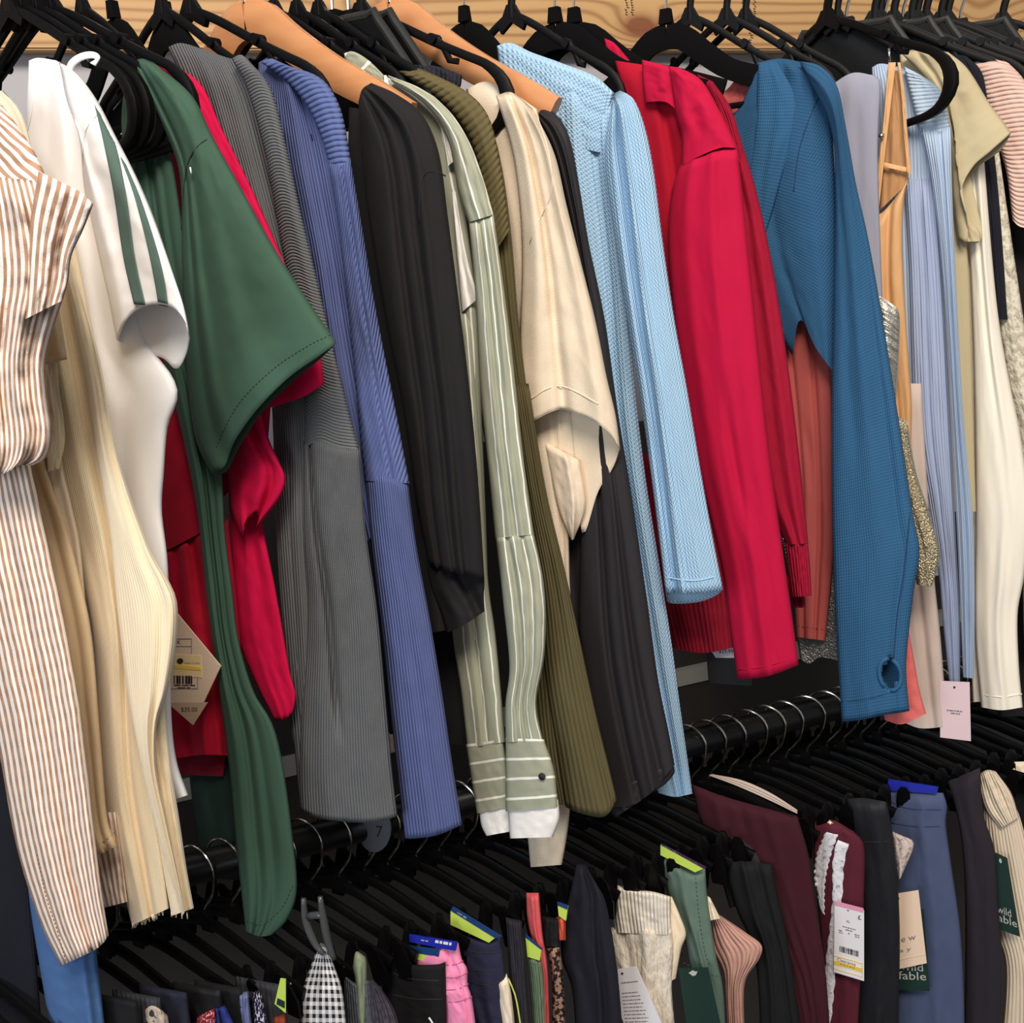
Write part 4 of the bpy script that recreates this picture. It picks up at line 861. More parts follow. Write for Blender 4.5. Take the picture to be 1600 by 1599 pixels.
# ================================================================ HANGERS ON THE UPPER RAIL
for px, lab in ((18, 'black plastic hanger, leftmost hook on the upper rail'), (38, 'black plastic hanger second from the left on the upper rail'), (62, 'black plastic hanger third from the left on the upper rail'), (84, 'black plastic hanger with glossy corner in front of the green tee'), (132, 'black plastic hanger left of the first chrome hook')):
    hanger('plastic_hanger', xpx(px), lab, 'black plastic hangers', scale={84: 1.04, 132: .66}.get(px, .92))
hanger('plastic_hanger', xpx(256), 'black plastic hanger between two chrome-hooked velvet hangers', 'black plastic hangers', scale=.75)
hanger('plastic_hanger', xpx(300), 'black plastic hanger whose corner pokes over the blue cardigan', 'black plastic hangers')
for px, lab in ((430, 'black plastic hanger just right of the left wooden hanger'), (466, 'second black plastic hanger right of the left wooden hanger'), (500, 'third black plastic hanger right of the left wooden hanger'), (566, 'black plastic hanger left of the right wooden hanger'), (800, 'black plastic hanger between the two sets of velvet hangers'), (1078, 'black plastic hanger just right of the teal top hook'), (1135, 'black plastic hanger above the teal top shoulder'), (1165, 'black plastic hanger ending in a corner beside the teal shoulder'), (1308, 'black plastic hanger behind the large corner loop')):
    hanger('plastic_hanger', xpx(px), lab, 'black plastic hangers', scale=1.06 if px == 566 else .80)
hanger('plastic_hanger', xpx(1292), 'black plastic hanger with large corner loop over the sky blue cardigan', scale=1.22, yaw=-35)
for px, lab in ((180, 'black velvet hanger with chrome hook above the green tee'), (262, 'black velvet hanger with chrome hook above the grey cardigan'), (727, 'black velvet hanger with chrome hook above the powder blue sweater'), (868, 'black velvet hanger with chrome hook, left of a close pair'), (898, 'black velvet hanger with chrome hook holding the crimson jacket'), (1041, 'black velvet hanger with chrome hook holding the teal top')):
    hanger('velvet_hanger', xpx(px, 40), lab, 'black velvet hangers', z=ZN-.004, scale={180: .62, 262: .66, 727: .78}.get(px, 1.0))
hanger('wooden_hanger', xpx(387, 15), 'orange beech wooden hanger holding the black dolman top', 'wooden hangers', z=ZN+.002)
hanger('wooden_hanger', xpx(612, 10), 'orange beech wooden hanger holding the black balloon sleeve blouse', 'wooden hangers', z=ZN+.004)
for px, lab in ((520, 'black board hanger with grey rim between the wooden hangers'), (545, 'second black board hanger with grey rim between the wooden hangers'), (1322, 'black board hanger with grey rim, leftmost in the right cluster'), (1382, 'black board hanger with grey rim, middle of the right cluster'), (1410, 'black board hanger with grey rim, third in the right cluster'), (1500, 'black board hanger with grey rim near the right end')):
    hanger('suit_hanger', xpx(px, 25), lab, 'board hangers', z=ZN-.010)
ordw = ['first', 'second', 'third', 'fourth', 'fifth', 'sixth', 'seventh', 'eighth', 'ninth', 'tenth', 'eleventh', 'twelfth']
for i, px in enumerate((1366, 1374, 1396, 1424, 1432, 1446, 1470, 1480)):
    hanger('plastic_hanger', xpx(px), 'black plastic hanger, %s from the left in the tight cluster at the upper right' % ordw[i], 'black plastic hangers at the right')
hanger('plastic_hanger', xpx(1566), 'black plastic hanger standing alone at the far right')

# ================================================================ CLIP HANGERS ON THE LOWER RAIL
marks = [(160, 'the heather blue sweatpants'), (300, 'the red floral garment'), (446, 'the lime green tag'), (512, 'the gingham garment'), (578, 'the charcoal marl shorts'), (690, 'the black shorts'), (785, 'the navy skort'), (845, 'the coral pink leggings'), (914, 'the midnight navy leggings'), (1045, 'the cream cable knit trousers'), (1100, 'the eucalyptus shorts'), (1160, 'the blush pink trousers'), (1246, 'the maroon velour trousers'), (1334, 'the lace trimmed maroon trousers'), (1386, 'the black smooth leggings'), (1470, 'the slate blue sweatpants'), (1545, 'the black purple joggers'), (1700, 'the cream ribbed garment'), (2200, 'the lower rail end')]
x = -0.30; k = 0; cnt = {}
while x < 1.10:
    q = np.array([x, 0, .84])+UD*.118-CAM; cx_ = 800+FPX*q.dot(RT)/q.dot(FW)
    mk = [m for m in marks if m[0] >= cx_][0]; cnt.setdefault(mk, []).append(x); x += .0285
for mk, xs in cnt.items():
    n = len(xs)
    for i, x in enumerate(xs):
        od = '' if i == n-1 else ordw[n-1-i]+' '
        hanger('clip_hanger', x+random.uniform(-.003, .003), ('black clip hanger %s' % ('with its near clip nearest left of '+mk[1])) if not od else 'black clip hanger, %sto the left of %s' % (od, mk[1]), 'clip hangers on the lower rail', z=.868, yaw=random.uniform(-3, 3))

# ================================================================ GARMENTS ON THE LOWER RAIL
UC = .158
def low(name, label, cat, mat, L, R, xk=None, parts=(), **k):
    xk = xk_at(R[0][0], R[0][1], UC) if xk is None else xk
    g = tag(empty(name, (xk, 0, .84)), label, cat)
    k.setdefault('thick', .010); k.setdefault('cap', .04)
    p = part(g, k.pop('pname', 'body'), mat, L, R, xk, **k)
    return g, p, xk
xr = {}
blackc = cloth('black_cotton', (24, 24, 27), depth=.0003)
charc = cloth('charcoal_knit', (56, 58, 64), 'rib', freq=120, depth=.001)
low('trousers', 'heather blue sweatpants low at the left below the striped blouse', 'trousers', cloth('heather_blue', (74, 108, 158), heather=.45), [(40, 1380), (60, 1500), (84, 1640)], [(140, 1390), (152, 1500), (168, 1640)], folds=[(.75, .75, .1, .006)])
# filler dark trousers clipped between the coloured ones
dk = [cloth('black_cotton', (24, 24, 27)), charc, cloth('midnight_cotton', (34, 36, 52)), cloth('black_satin_knit', (24, 24, 27), rough=.6)]
fill = [(215, 1565), (250, 1560), (292, 1552), (345, 1548), (378, 1545), (442, 1540)]
words = ['below the cream sweater hem', 'just right of the leftmost clips', 'under the shaded back of the green tee', 'under the forest green hem', 'left of the gingham garment', 'behind the lime tag at the left']
for i, (fx, fy) in enumerate(fill):
    low('trousers', 'plain dark folded trousers clipped %s' % words[i], 'trousers', dk[i % 4], [(fx-75, fy-14), (fx-70, fy+60), (fx-60, 1660)], [(fx, fy), (fx+8, fy+60), (fx+18, 1660)], nv=20, nu=16, thick=.007, B=None)
low('skirt', 'small oatmeal fleece garment at the bottom left', 'skirt', cloth('oatmeal_fleece', (200, 182, 166), 'cable', depth=.002, width=.5), [(216, 1582), (218, 1640)], [(262, 1588), (272, 1640)], T=[(216, 1582), (238, 1568), (262, 1588)], nv=16)
low('skirt', 'red and white floral garment at the bottom left', 'skirt', cloth('red_floral', (150, 24, 44), 'blotch', (226, 200, 196), freq=260, width=.58), [(306, 1590), (306, 1640)], [(336, 1576), (340, 1640)], nv=12)
low('skirt', 'royal blue garment at the bottom left beside the floral one', 'skirt', cloth('royal_blue', (44, 56, 130)), [(334, 1574), (330, 1640)], [(352, 1572), (385, 1640)], nv=16, folds=[(.4, .5, .1, -.005)])
low('leggings', 'slate blue satin leggings end at the bottom left', 'leggings', cloth('slate_satin', (110, 118, 160), rough=.4), [(371, 1552), (376, 1640)], [(388, 1550), (398, 1640)], nv=16)
low('leggings', 'navy and white floral leggings left of the lime tag', 'leggings', cloth('navy_floral', (36, 34, 62), 'blotch', (214, 208, 226), freq=150, width=.55), [(394, 1552), (398, 1640)], [(408, 1552), (426, 1640)], nv=16)
low('trousers', 'rust brown garment under the lime tag', 'trousers', cloth('rust', (140, 60, 34)), [(424, 1586), (426, 1640)], [(446, 1584), (450, 1640)], nv=8)
gi = cloth('gingham', (240, 238, 238), 'check', (30, 30, 40), freq=95, depth=.0012, heather=.1)
low('blouse', 'black and white gingham seersucker garment in a large grey clip', 'blouse', gi, [(500, 1474), (482, 1520), (470, 1560), (466, 1640)], [(508, 1476), (524, 1515), (536, 1555), (544, 1640)], T=[(500, 1474), (508, 1476)], folds=[(.5, .5, .08, .005)], auto=.003)
cg = cloth('charcoal_marl', (88, 90, 98), 'rib', freq=190, depth=.001, heather=.3)
g, p, k_ = low('shorts', 'charcoal marl shorts with wide ribbed waistband beside the gingham', 'shorts', cg, [(536, 1520), (538, 1570), (540, 1640)], [(578, 1530), (582, 1580), (590, 1640)], T=[(536, 1520), (555, 1536), (578, 1530)])
low('shorts', 'sage green pouch top behind the charcoal marl waistband', 'shorts', cloth('sage_cotton', (136, 146, 118)), [(551, 1512), (556, 1540), (556, 1600)], [(571, 1496), (573, 1515), (572, 1600)], T=[(551, 1512), (556, 1488), (571, 1496)], nv=18)
low('sweater', 'dark plum grey ribbed knit right of the charcoal shorts', 'sweater', cloth('plum_grey_rib', (72, 66, 76), 'rib', freq=140, depth=.0016), [(574, 1530), (578, 1640)], [(582, 1530), (604, 1558), (620, 1590), (630, 1640)])
g, p, kb = low('shorts', 'black shorts with wide waistband and lime paper band', 'shorts', blackc, [(588, 1478), (596, 1540), (612, 1640)], [(696, 1504), (697, 1560), (696, 1640)], T=[(588, 1478), (602, 1486), (640, 1506), (680, 1508), (696, 1504)])
for pth in ([(606, 1518), (640, 1530), (694, 1534)], [(610, 1555), (650, 1562), (692, 1562)]): seam(g, p, pth, m_ink, r=.0006)
V, F = tube(list(onplane(resample([(670, 1591), (676, 1600), (680, 1612)], 5), kb, .012)), .001, 6); mesh_obj('drawstring', V, F, white, g)
pk = cloth('bubblegum_pink', (246, 146, 186), depth=.0002)
g, p, kp = low('shorts', 'bubblegum pink shorts with deep waistband and blue paper band', 'shorts', pk, [(630, 1466), (640, 1500), (690, 1560), (696, 1640)], [(716, 1474), (722, 1500), (730, 1515), (731, 1540), (738, 1565), (748, 1640)], T=[(630, 1466), (660, 1482), (716, 1474)], folds=[(.8, .78, .03, -.006)])
for pth in ([(694, 1508), (712, 1508), (724, 1502)], [(697, 1528), (715, 1528), (731, 1520)], [(696, 1548), (716, 1546), (732, 1538)], [(694, 1566), (716, 1566), (738, 1558)]): seam(g, p, pth, solid('pink_thread', (196, 100, 140), .9), r=.0006)
nv_ = cloth('navy_performance', (40, 42, 64), depth=.0002)
g, p, kn = low('skirt', 'navy sports skort with deep waistband and angled lime paper band', 'skirt', nv_, [(700, 1444), (702, 1500), (722, 1560), (748, 1640)], [(782, 1462), (788, 1500), (790, 1530), (784, 1570), (796, 1640)], T=[(700, 1444), (730, 1462), (765, 1470), (782, 1462)])
for pth in ([(722, 1484), (750, 1490), (782, 1488)], [(730, 1514), (755, 1518), (786, 1516)], [(736, 1536), (760, 1540), (784, 1534)]): seam(g, p, pth, m_ink, r=.0006)
low('shorts', 'small cream satin shorts corner right of the navy skort', 'shorts', cloth('cream_satin', (240, 224, 200), rough=.5), [(772, 1536), (778, 1570), (790, 1640)], [(792, 1522), (800, 1560), (808, 1640)], nv=16)
g, p, kr = low('leggings', 'dark ribbed leggings with a thin lime cord', 'leggings', cloth('charcoal_wide_rib', (50, 48, 56), 'rib', freq=160, depth=.0014), [(790, 1434), (794, 1500), (800, 1640)], [(815, 1440), (822, 1520), (832, 1640)])
V, F = tube(list(onplane(resample([(794, 1530), (806, 1560), (816, 1620)], 8), kr, .014)), .0009, 6); mesh_obj('cord', V, F, solid('lime_cord', (214, 226, 110), .6), g)
low('leggings', 'coral pink leggings behind the sage ribbed pair', 'leggings', cloth('coral_pink', (214, 92, 96)), [(822, 1396), (826, 1450), (846, 1520), (850, 1640)], [(842, 1396), (848, 1460), (856, 1520), (860, 1640)])
low('leggings', 'sage green ribbed leggings holding a folded lime card', 'leggings', cloth('sage_rib', (112, 132, 104), 'rib', freq=190, depth=.0012), [(822, 1490), (828, 1540), (834, 1640)], [(848, 1500), (852, 1540), (858, 1640)], nv=24)
low('leggings', 'brown and black zebra print leggings', 'leggings', cloth('zebra_print', (162, 128, 106), 'zebra', (40, 30, 30), width=.5), [(852, 1480), (862, 1530), (862, 1640)], [(874, 1476), (880, 1530), (884, 1640)], nv=24)
low('leggings', 'black waistband top above the zebra print leggings', 'leggings', blackc, [(846, 1432), (848, 1480)], [(872, 1436), (876, 1480)], nv=12)
low('shorts', 'orange coral shorts corner under the second lime tag', 'shorts', cloth('orange_coral', (218, 92, 66)), [(869, 1434), (872, 1470)], [(884, 1430), (884, 1470)], nv=8)
mg = cloth('midnight_navy', (30, 30, 40), depth=.0002)
low('leggings', 'midnight navy leggings folded to a pointed top, left of cream knit', 'leggings', mg, [(901, 1352), (890, 1400), (878, 1450), (878, 1500), (894, 1550), (902, 1660)], [(914, 1352), (934, 1385), (946, 1410), (958, 1470), (968, 1550), (976, 1660)], T=[(901, 1352), (914, 1352)], folds=[(.7, .5, .05, .006), (.8, .62, .05, -.005)], nv=50)
ck = cloth('cream_cable_knit', (238, 226, 208), 'cable', depth=.0035, width=.5)
ckr = cloth('cream_cable_rib', (240, 230, 214), 'rib', freq=190, depth=.0015)
g, p, kc = low('trousers', 'cream cable knit trousers with ribbed waistband and hanging white tag', 'trousers', ck, [(950, 1450), (958, 1500), (972, 1560), (988, 1660)], [(1050, 1450), (1052, 1490), (1050, 1550), (1060, 1660)], xk=xk_at(1050, 1400, UC), folds=[(.2, .4, .08, -.006), (.6, .5, .1, .006)], nv=40, cap=.01)
part(g, 'waistband', ckr, [(949, 1378), (954, 1420), (960, 1458)], [(1048, 1402), (1048, 1430), (1049, 1462)], kc, off=.001, thick=.011, T=[(949, 1378), (985, 1390), (1020, 1394), (1048, 1402)], nv=24, folds=[(.15, .15, .06, .003)])
part(g, 'rear_leg', cloth('cream_brushed', (240, 220, 190)), [(1030, 1404), (1036, 1460), (1036, 1540)], [(1050, 1402), (1062, 1430), (1072, 1460), (1064, 1485), (1056, 1530)], kc, off=-.008, thick=.007, nv=24)
gs = cloth('eucalyptus_sports', (94, 116, 104), depth=.0002)
g, p, ks = low('shorts', 'eucalyptus green sports shorts with lime card tucked in the waist', 'shorts', gs, [(1028, 1332), (1044, 1400), (1066, 1460), (1080, 1520), (1096, 1660)], [(1102, 1358), (1105, 1400), (1112, 1450), (1120, 1500), (1130, 1550), (1136, 1660)], T=[(1028, 1332), (1060, 1352), (1085, 1363), (1102, 1358)], nv=50, folds=[(.45, .5, .1, .005)])
seam(g, p, [(1087, 1372), (1092, 1430), (1102, 1490), (1110, 1510)], solid('dark_green_thread', (60, 90, 80), .9), dash=True)
seam(g, p, [(1068, 1505), (1100, 1520), (1128, 1528)], solid('dark_green_thread', (60, 90, 80), .9), dash=True)
pkr = cloth('blush_rib', (206, 156, 140), 'rib', freq=170, depth=.0014)
g, p, kq = low('trousers', 'blush pink ribbed trousers with flared corner right of the green shorts', 'trousers', pkr, [(1106, 1422), (1112, 1480), (1130, 1520), (1134, 1570), (1140, 1660)], [(1124, 1430), (1165, 1458), (1190, 1478), (1186, 1500), (1166, 1530), (1162, 1570), (1166, 1660)], T=[(1106, 1422), (1124, 1430)], xk=xk_at(1150, 1440, UC), nv=50)
low('trousers', 'cream fleece edge between green shorts and blush trousers', 'trousers', cloth('cream_brushed', (240, 220, 190)), [(1104, 1400), (1106, 1440)], [(1110, 1404), (1126, 1436)], nv=8, thick=.005)
low('trousers', 'black gathered trousers right of the blush pair', 'trousers', blackc, [(1128, 1340), (1150, 1420), (1180, 1500), (1190, 1660)], [(1206, 1352), (1216, 1400), (1236, 1500), (1258, 1660)], nv=40, folds=[(.4, .3, .06, .006), (.7, .75, .06, -.006)], auto=.003)
low('shorts', 'charcoal shorts below the pale waist tape', 'shorts', cloth('charcoal_jersey', (46, 46, 49)), [(1110, 1302), (1120, 1350), (1140, 1420)], [(1165, 1312), (1190, 1340), (1216, 1400)], nv=24, xk=xk_at(1165, 1312, .11))
mar = cloth('maroon_velour', (60, 20, 30), depth=.0003)
g, p, km = low('trousers', 'maroon velour trousers with gathered waistband under a pale tape', 'trousers', mar, [(1080, 1226), (1100, 1300), (1150, 1400), (1220, 1520), (1250, 1660)], [(1246, 1276), (1264, 1340), (1275, 1420), (1290, 1520), (1300, 1660)], T=[(1080, 1226), (1130, 1245), (1190, 1262), (1246, 1276)], nu=44, nv=60, xk=xk_at(1246, 1276, UC)-.010, folds=[(.2, .2, .05, .003), (.45, .46, .05, -.003), (.7, .72, .05, .003)])
ribbon(g, p, 'waist_tape', cloth('pale_tape', (206, 184, 170), 'rib', freq=300, depth=.0006), [(1108, 1212), (1150, 1228), (1200, 1250), (1246, 1272)], [(1112, 1210), (1160, 1220), (1205, 1240), (1246, 1266)], lift=.001, nv=20)
g, p, km2 = low('trousers', 'maroon trousers with white lace trim and a clearance price tag', 'trousers', cloth('maroon_ponte', (88, 30, 45), depth=.0003), [(1266, 1284), (1276, 1400), (1284, 1500), (1284, 1660)], [(1334, 1300), (1350, 1324), (1350, 1400), (1346, 1500), (1338, 1660)], nv=50, T=[(1266, 1284), (1300, 1282), (1334, 1300)])
lace = cloth('white_lace_trim', (226, 224, 230), 'lace', (180, 176, 186), depth=.0014, width=.60)
ribbon(g, p, 'lace_trim', lace, [(1292, 1300), (1278, 1335), (1275, 1370), (1283, 1420)], [(1308, 1304), (1296, 1340), (1288, 1380), (1287, 1430)], lift=.002, wave=2.5, T=[(1292, 1300), (1308, 1304)])
ribbon(g, p, 'lace_trim', lace, [(1310, 1312), (1303, 1350), (1303, 1400), (1296, 1470), (1288, 1540), (1284, 1610)], [(1325, 1318), (1318, 1350), (1315, 1400), (1308, 1470), (1303, 1540), (1296, 1610)], lift=.0024, wave=2.5)
part(g, 'inner_label', cloth('cream_brushed', (240, 220, 190)), [(1288, 1288), (1290, 1298)], [(1308, 1292), (1312, 1304)], km2, off=.006, thick=.001, nv=4, T=[(1288, 1288), (1294, 1282), (1308, 1292)])
g, p, kl = low('leggings', 'black smooth leggings with high waistband left of the slate blue sweatpants', 'leggings', cloth('black_performance', (30, 31, 36), depth=.0002, rough=.6), [(1322, 1249), (1335, 1320), (1345, 1400), (1342, 1500), (1336, 1660)], [(1386, 1254), (1397, 1320), (1404, 1400), (1406, 1500), (1400, 1660)], nv=50, T=[(1322, 1249), (1350, 1248), (1386, 1254)])
seam(g, p, [(1330, 1318), (1360, 1317), (1396, 1315)], m_ink, r=.0006)
low('shirt', 'pale tie dye garment corner between black leggings and slate sweatpants', 'shirt', cloth('pale_tiedye', (206, 190, 182), 'blotch', (170, 140, 130), freq=120, width=.6), [(1394, 1300), (1398, 1340), (1404, 1376)], [(1408, 1306), (1428, 1320), (1408, 1372)], nv=14)
sl = cloth('slate_blue_fleece', (74, 85, 116), depth=.0004)
g, p, kk = low('trousers', 'slate blue fleece sweatpants with elastic waistband', 'trousers', sl, [(1378, 1228), (1388, 1300), (1400, 1420), (1402, 1520), (1400, 1660)], [(1474, 1240), (1480, 1262), (1478, 1290), (1486, 1350), (1500, 1450), (1506, 1550), (1508, 1660)], T=[(1378, 1228), (1410, 1236), (1474, 1240)], nu=36, nv=60, folds=[(.6, .6, .1, .004)])
for pth in ([(1382, 1248), (1420, 1264), (1479, 1266)], [(1392, 1286), (1430, 1292), (1478, 1292)]): seam(g, p, pth, solid('slate_thread', (54, 64, 94), .9), r=.0007)
low('trousers', 'black purple jogger trousers right of the slate sweatpants', 'trousers', cloth('aubergine_black', (44, 38, 46)), [(1480, 1222), (1500, 1300), (1508, 1420), (1506, 1660)], [(1532, 1200), (1536, 1270), (1554, 1330), (1560, 1420), (1568, 1530), (1560, 1660)], nv=50)
cr = cloth('cream_waffle', (234, 214, 188), 'rib', freq=190, depth=.0012)
g, p, kw = low('sweater', 'cream ribbed knit garment with dark green card at the lower right', 'sweater', cr, [(1536, 1260), (1540, 1340), (1556, 1450), (1572, 1520), (1562, 1660)], [(1575, 1240), (1600, 1300), (1640, 1500), (1660, 1660)], nv=50)
part(g, 'rolled_waist', cr, [(1528, 1212), (1538, 1262), (1562, 1296)], [(1556, 1206), (1580, 1240), (1592, 1278)], kw, off=.010, thick=.010, T=[(1528, 1212), (1542, 1204), (1556, 1206)], nv=24)
low('trousers', 'black trousers at the lower right edge behind the cream knit', 'trousers', blackc, [(1540, 1170), (1560, 1240), (1590, 1350), (1600, 1660)], [(1640, 1180), (1660, 1300), (1680, 1660)], nv=24, xk=xk_at(1600, 1170, .10)+.02)
low('shirt', 'small cream collar corner at the right edge above the cream knit', 'shirt', cloth('cream_brushed', (240, 220, 190)), [(1568, 1192), (1572, 1200)], [(1620, 1190), (1620, 1214)], nv=6, thick=.004)

# ================================================================ TAGS AND CARDS
def xo(px, py): return xk_at(px, py, .16)
m_tagb = solid('beige_card', (222, 196, 170), .7, noise_amt=.04); m_white = solid('white_card', (236, 232, 236), .6, noise_amt=.03)
m_yel = solid('yellow_print', (236, 200, 80), .7, noise_amt=.03); m_lilac = solid('lilac_card', (224, 198, 204), .6, noise_amt=.03)
m_blackcard = solid('black_card', (22, 22, 24), .45); m_grey = solid('grey_print', (120, 116, 122), .8, noise_amt=.0)
m_dgcard = solid('dark_green_card', (24, 52, 46), .5); m_creamcard = solid('cream_card', (242, 214, 188), .7, noise_amt=.03)
m_lime = solid('lime_card', (196, 220, 90), .6, noise_amt=.03); m_blueband = solid('blue_print', (22, 62, 118), .5); m_cobalt = solid('cobalt_card', (30, 44, 170), .45)
m_pinkb = solid('pink_print', (236, 158, 190), .7); m_purp = solid('purple_print', (60, 26, 70), .6); m_lace2 = solid('pale_print', (196, 190, 186), .7); m_beige2 = solid('beige_band', (198, 168, 142), .7)
c = Card('price_tag', 'diamond shaped beige price tag reading $35.00 on the burgundy blouse', 'price tag', [(248, 960), (345, 960), (345, 1134), (248, 1134)], .016, .030, m_tagb, poly=[(.30, 0), (1, .47), (.55, 1), (0, .68), (.0, .30)])
c.rects('price_band', [[(.13, .795), (.79, .795), (.56, .995), (.54, .995)]], m_beige2, .0004)
c.text('2X', (.24, .235, .345, .27), m_ink); c.text('$35.00', (.36, .84, .62, .885), m_ink)
c.rects('printed_frame', [(.24, .222, .52, .225), (.52, .222, .525, .36), (.24, .29, .52, .293), (.16, .67, .62, .673), (.62, .56, .625, .673)], m_grey)
c.rects('sale_sticker', [[(.26, .365), (.68, .375), (.70, .575), (.25, .555)]], solid('sticker_paper', (238, 212, 160), .7), .0005)
c.rects('sale_band', [[(.25, .455), (.675, .475), (.68, .508), (.25, .49)]], m_yel, .0009)
c.text('Reason To Shop', (.42, .435, .66, .452), m_ink, .0010); c.rects('round_logo', [[(.34+.05*math.cos(t_), .425+.026*math.sin(t_)) for t_ in np.linspace(0, 6.28, 13)[:-1]]], m_ink, .0010)
c.barcode((.24, .555, .55, .63), m_ink, 3); c.lines([(.25, .58, .64, .006), (.3, .5, .662, .006)], m_ink, 5)
c = Card('hang_tag', 'pale lilac hang tag below the sky blue cardigan sleeves', 'tag', [(1469, 1065), (1515, 1067), (1517, 1159), (1469, 1153)], .695, .026, m_lilac)
c.lines([(.22, .75, .50, .018), (.36, .66, .545, .018)], m_grey, 8); c.rects('string_hole', [[(.48+.04*math.cos(t_), .1+.02*math.sin(t_)) for t_ in np.linspace(0, 6.28, 9)[:-1]]], m_ink)
c = Card('hang_tag', 'black hang tag with price sticker under the crimson sleeve', 'tag', [(1101, 985), (1172, 985), (1175, 1073), (1107, 1068)], .425, -.004, m_blackcard, poly=[(0, 0), (1, 0), (1, .97), (.95, 1), (.06, 1), (0, .93)])
c.rects('price_sticker', [[(.12, .1), (.95, .1), (.95, .50), (.2, .52), (.12, .40)]], solid('greyish_white_label', (196, 188, 194), .6)); c.text('$25.99', (.28, .36, .60, .44), m_ink, .0012)
c = Card('hanger_size_ring', 'grey round size marker printed 7 on the lower rail', 'size marker', [(560, 1262), (610, 1262), (610, 1333), (560, 1333)], xk_at(585, 1310, .03), .0, solid('grey_disc', (96, 98, 108), .5), thick=.002, poly=[(.5+.5*math.cos(t_), .5+.5*math.sin(t_)) for t_ in np.linspace(0, 6.2832, 25)[:-1]])
c.text('7', (.55, .42, .75, .66), m_ink)
c = Card('price_tag', 'white clearance price tag with barcode on the maroon lace trousers', 'price tag', [(1304, 1412), (1350, 1424), (1350, 1534), (1303, 1520)], km2, .020, m_white)
c.rects('pink_edge', [(0, -.03, .98, .03)], m_pinkb); c.text('XL', (.40, .20, .52, .23), m_ink); c.lines([(.28, .72, .30, .012), (.38, .6, .335, .012), (.15, .28, .37, .012), (.46, .54, .38, .012), (.68, .84, .37, .012), (.16, .28, .40, .010), (.7, .84, .40, .010), (.4, .7, .62, .008)], m_grey, 4)
c.barcode((.18, .60, .84, .68), m_ink, 9); c.rects('clearance_frame', [(.0, .755, .95, .765), (.93, .755, .945, .96), (0, .83, .95, .885), (0, .945, .95, .952)], m_yel); c.text('Clearance', (.1, .775, .72, .825), m_grey); c.lines([(.2, .7, .85, .014)], solid('ochre', (170, 130, 40), .8), 3, 'price_digits')
c.rects('logo_mark', [[(.80, .10), (.88, .08), (.84, .125), (.92, .14), (.80, .145)], [(.42, .05), (.50, .05), (.46, .075)]], m_grey)
c = Card('hang_tag', 'cream card tag lettered new day between black leggings and slate sweatpants', 'tag', [(1392, 1399), (1435, 1392), (1448, 1506), (1392, 1518)], kk, .030, m_creamcard)
c.text('n e w', (.08, .60, .76, .655), m_grey); c.text('d a y', (.02, .735, .60, .80), m_grey); c.rects('fold_line', [(0, .88, 1, .886)], m_tagb); c.rects('string_hole', [[(.25+.05*math.cos(t_), .07+.025*math.sin(t_)) for t_ in np.linspace(0, 6.28, 9)[:-1]]], m_ink)
c = Card('hang_tag', 'dark green card tag behind the cream card on slate sweatpants', 'tag', [(1392, 1420), (1443, 1422), (1453, 1550), (1398, 1547)], kk, .022, m_dgcard)
c.text('wild', (.2, .67, .85, .76), m_lace2); c.text('fable', (.12, .77, .92, .87), m_lace2)
c = Card('hang_tag', 'dark green card tag on the cream ribbed garment at the lower right', 'tag', [(1555, 1333), (1574, 1342), (1594, 1465), (1552, 1450)], kw, .026, m_dgcard)
c.text('wild', (.15, .68, .75, .78), m_lace2); c.text('fable', (.05, .79, .95, .89), m_lace2); c.rects('eyelet', [[(.4+.1*math.cos(t_), .08+.03*math.sin(t_)) for t_ in np.linspace(0, 6.28, 9)[:-1]]], m_lace2)
c = Card('hang_tag', 'white card tag with handwritten lettering on the cream knit trousers', 'tag', [(965, 1516), (994, 1511), (1052, 1640), (975, 1640)], kc, .030, m_white, poly=[(0, 0), (1, 0), (1, 1), (.2, 1), (0, .6)])
c.lines([(.1, .8, .17, .010)]+[(.08, .66+.05*(i % 2), .30+i*.045, .007) for i in range(12)], m_grey, 12, 'handwriting'); c.rects('string_hole', [[(.2+.06*math.cos(t_), .06+.014*math.sin(t_)) for t_ in np.linspace(0, 6.28, 9)[:-1]]], m_ink)
c = Card('hang_tag', 'dark green card tag with leaf emblem on the eucalyptus shorts', 'tag', [(1060, 1514), (1106, 1513), (1134, 1640), (1078, 1640)], ks, .028, m_dgcard)
c.rects('leaf_emblem', [[(.32, .06), (.40, .045), (.46, .03), (.52, .045), (.62, .05), (.54, .09), (.44, .10)]], m_lace2)
c = Card('paper_band', 'lime paper band with navy top printed in white on the black shorts', 'label', [(600, 1478), (686, 1490), (684, 1508), (602, 1488)], kb, -.001, m_lime, thick=.002)
c.rects('navy_edge', [(0, -.35, 1, .35)], m_blueband); c.lines([(.12, .34, -.02, .16)], m_white, 6, 'lettering')
c = Card('paper_band', 'cobalt blue paper band printed in white on the pink shorts', 'label', [(639, 1462), (714, 1474), (711, 1487), (640, 1473)], kp, .012, m_cobalt, thick=.002)
c.lines([(.55, .92, .15, .3)], m_white, 7, 'lettering'); c.lines([(.25, .42, .4, .1)], m_lace2, 7, 'lettering')
c = Card('paper_band', 'lime paper band with navy edge angled across the navy skort', 'label', [(704, 1424), (774, 1466), (764, 1474), (704, 1446)], kn, .012, m_lime, thick=.002)
c.rects('navy_edge', [[(0, 0), (.05, -.42), (1.06, -.6), (1.0, .1)]], m_blueband); c.lines([(.14, .34, -.24, .14)], m_white, 6, 'lettering')
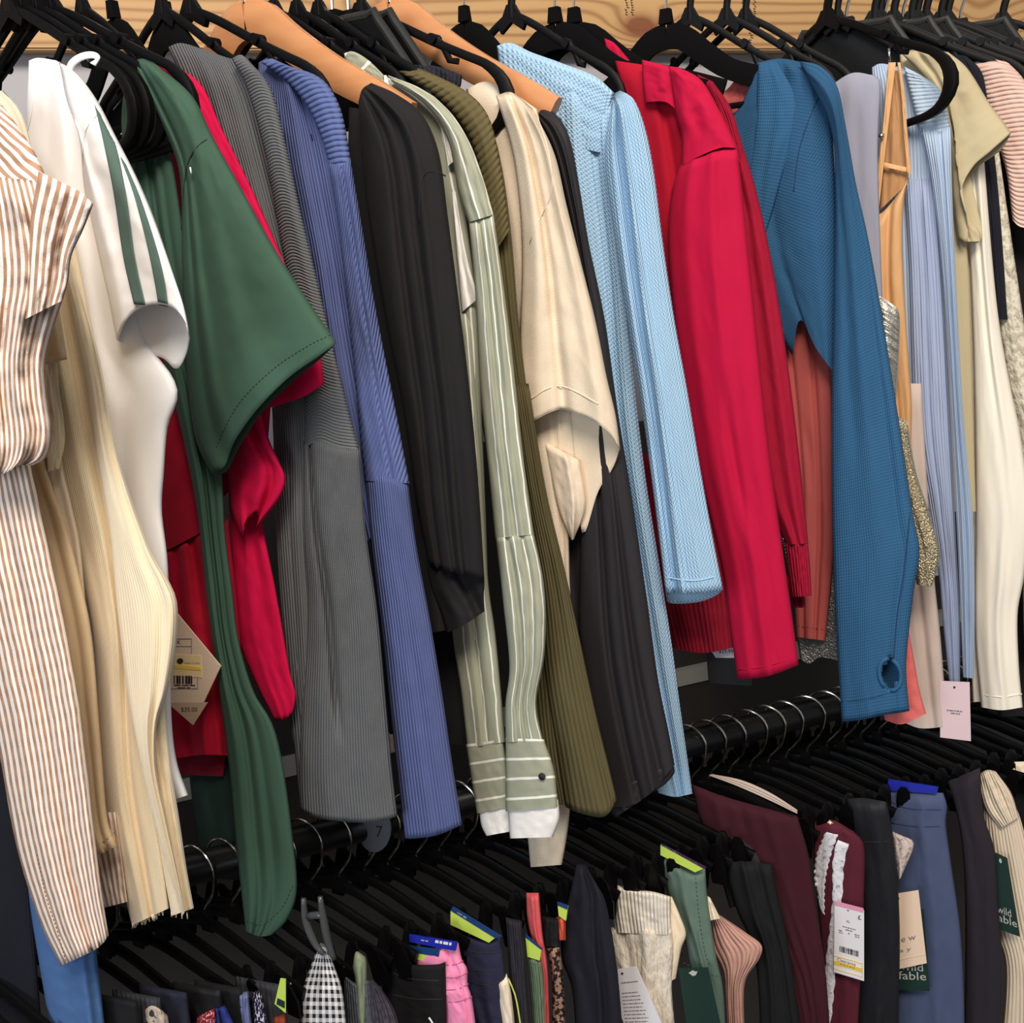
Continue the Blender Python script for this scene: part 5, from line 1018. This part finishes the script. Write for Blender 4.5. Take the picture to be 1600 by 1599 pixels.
c = Card('paper_band', 'lime paper card with purple edge in the eucalyptus shorts waist', 'label', [(1032, 1321), (1100, 1358), (1086, 1364), (1032, 1337)], ks, .012, m_lime, thick=.002)
c.rects('purple_edge', [[(0, 0), (.05, -.2), (1.0, -.3), (1.0, .05)]], m_purp); c.lines([(.1, .4, -.12, .08), (.6, .9, -.14, .1)], m_white, 6, 'lettering')
c = Card('paper_band', 'folded lime card in the sage ribbed leggings', 'label', [(821, 1466), (846, 1484), (843, 1502), (824, 1496)], xk_at(848, 1500, UC), .012, m_lime, thick=.002)
c.rects('navy_edge', [[(0, 0), (0, -.2), (1.05, -.1), (1.0, .08)]], m_blueband)
c = Card('paper_band', 'small lime and blue card left of the midnight leggings', 'label', [(871, 1412), (887, 1418), (884, 1440), (873, 1432)], xk_at(884, 1430, UC), .012, m_lime, thick=.002)
c.rects('navy_edge', [(0, -.1, 1, .2)], m_blueband)
c = Card('paper_band', 'royal blue band over the slate sweatpants waist', 'label', [(1388, 1219), (1466, 1231), (1464, 1241), (1386, 1236)], kk, .008, m_cobalt, thick=.002)
c = Card('hang_tag', 'small lime green tag with dark print at the lower left', 'tag', [(438, 1530), (446, 1531), (446, 1584), (428, 1574)], xk_at(446, 1584, UC), .016, m_lime, poly=[(.0, 0), (1, 0), (1, 1), (0, .9)])
c.rects('printed_block', [(.15, .68, .9, .88)], m_dgcard)
c = Card('hang_tag', 'small cream card between grey and blue cardigan sleeves', 'tag', [(609, 1149), (618, 1148), (620, 1173), (612, 1175)], .095, -.012, m_creamcard)
# large grey clip holding the gingham
kg = xk_at(508, 1476, UC)
t = tag(empty('clip', tuple(onplane(np.array([[500, 1420]]), kg, .01)[0])), 'large grey plastic clip gripping the gingham garment', 'clip')
for pts in ([(474, 1405), (478, 1440), (492, 1475), (506, 1492)], [(500, 1402), (506, 1440), (512, 1470), (522, 1500)]):
    v, f = tube(list(onplane(resample(pts, 12), kg, .020)), [.0022+.0016*math.sin(i/11*3.14) for i in range(12)], 8); mesh_obj('jaw', v, f, solid('smoky_plastic', (70, 72, 74), .25), t)
v, f = tube(list(onplane(resample([(482, 1432), (505, 1430)], 4), kg, .020)), .0035, 8); mesh_obj('pivot', v, f, solid('smoky_plastic', (70, 72, 74), .25), t)
for o in bpy.data.objects:
    if '_k' in o.keys(): del o['_k']
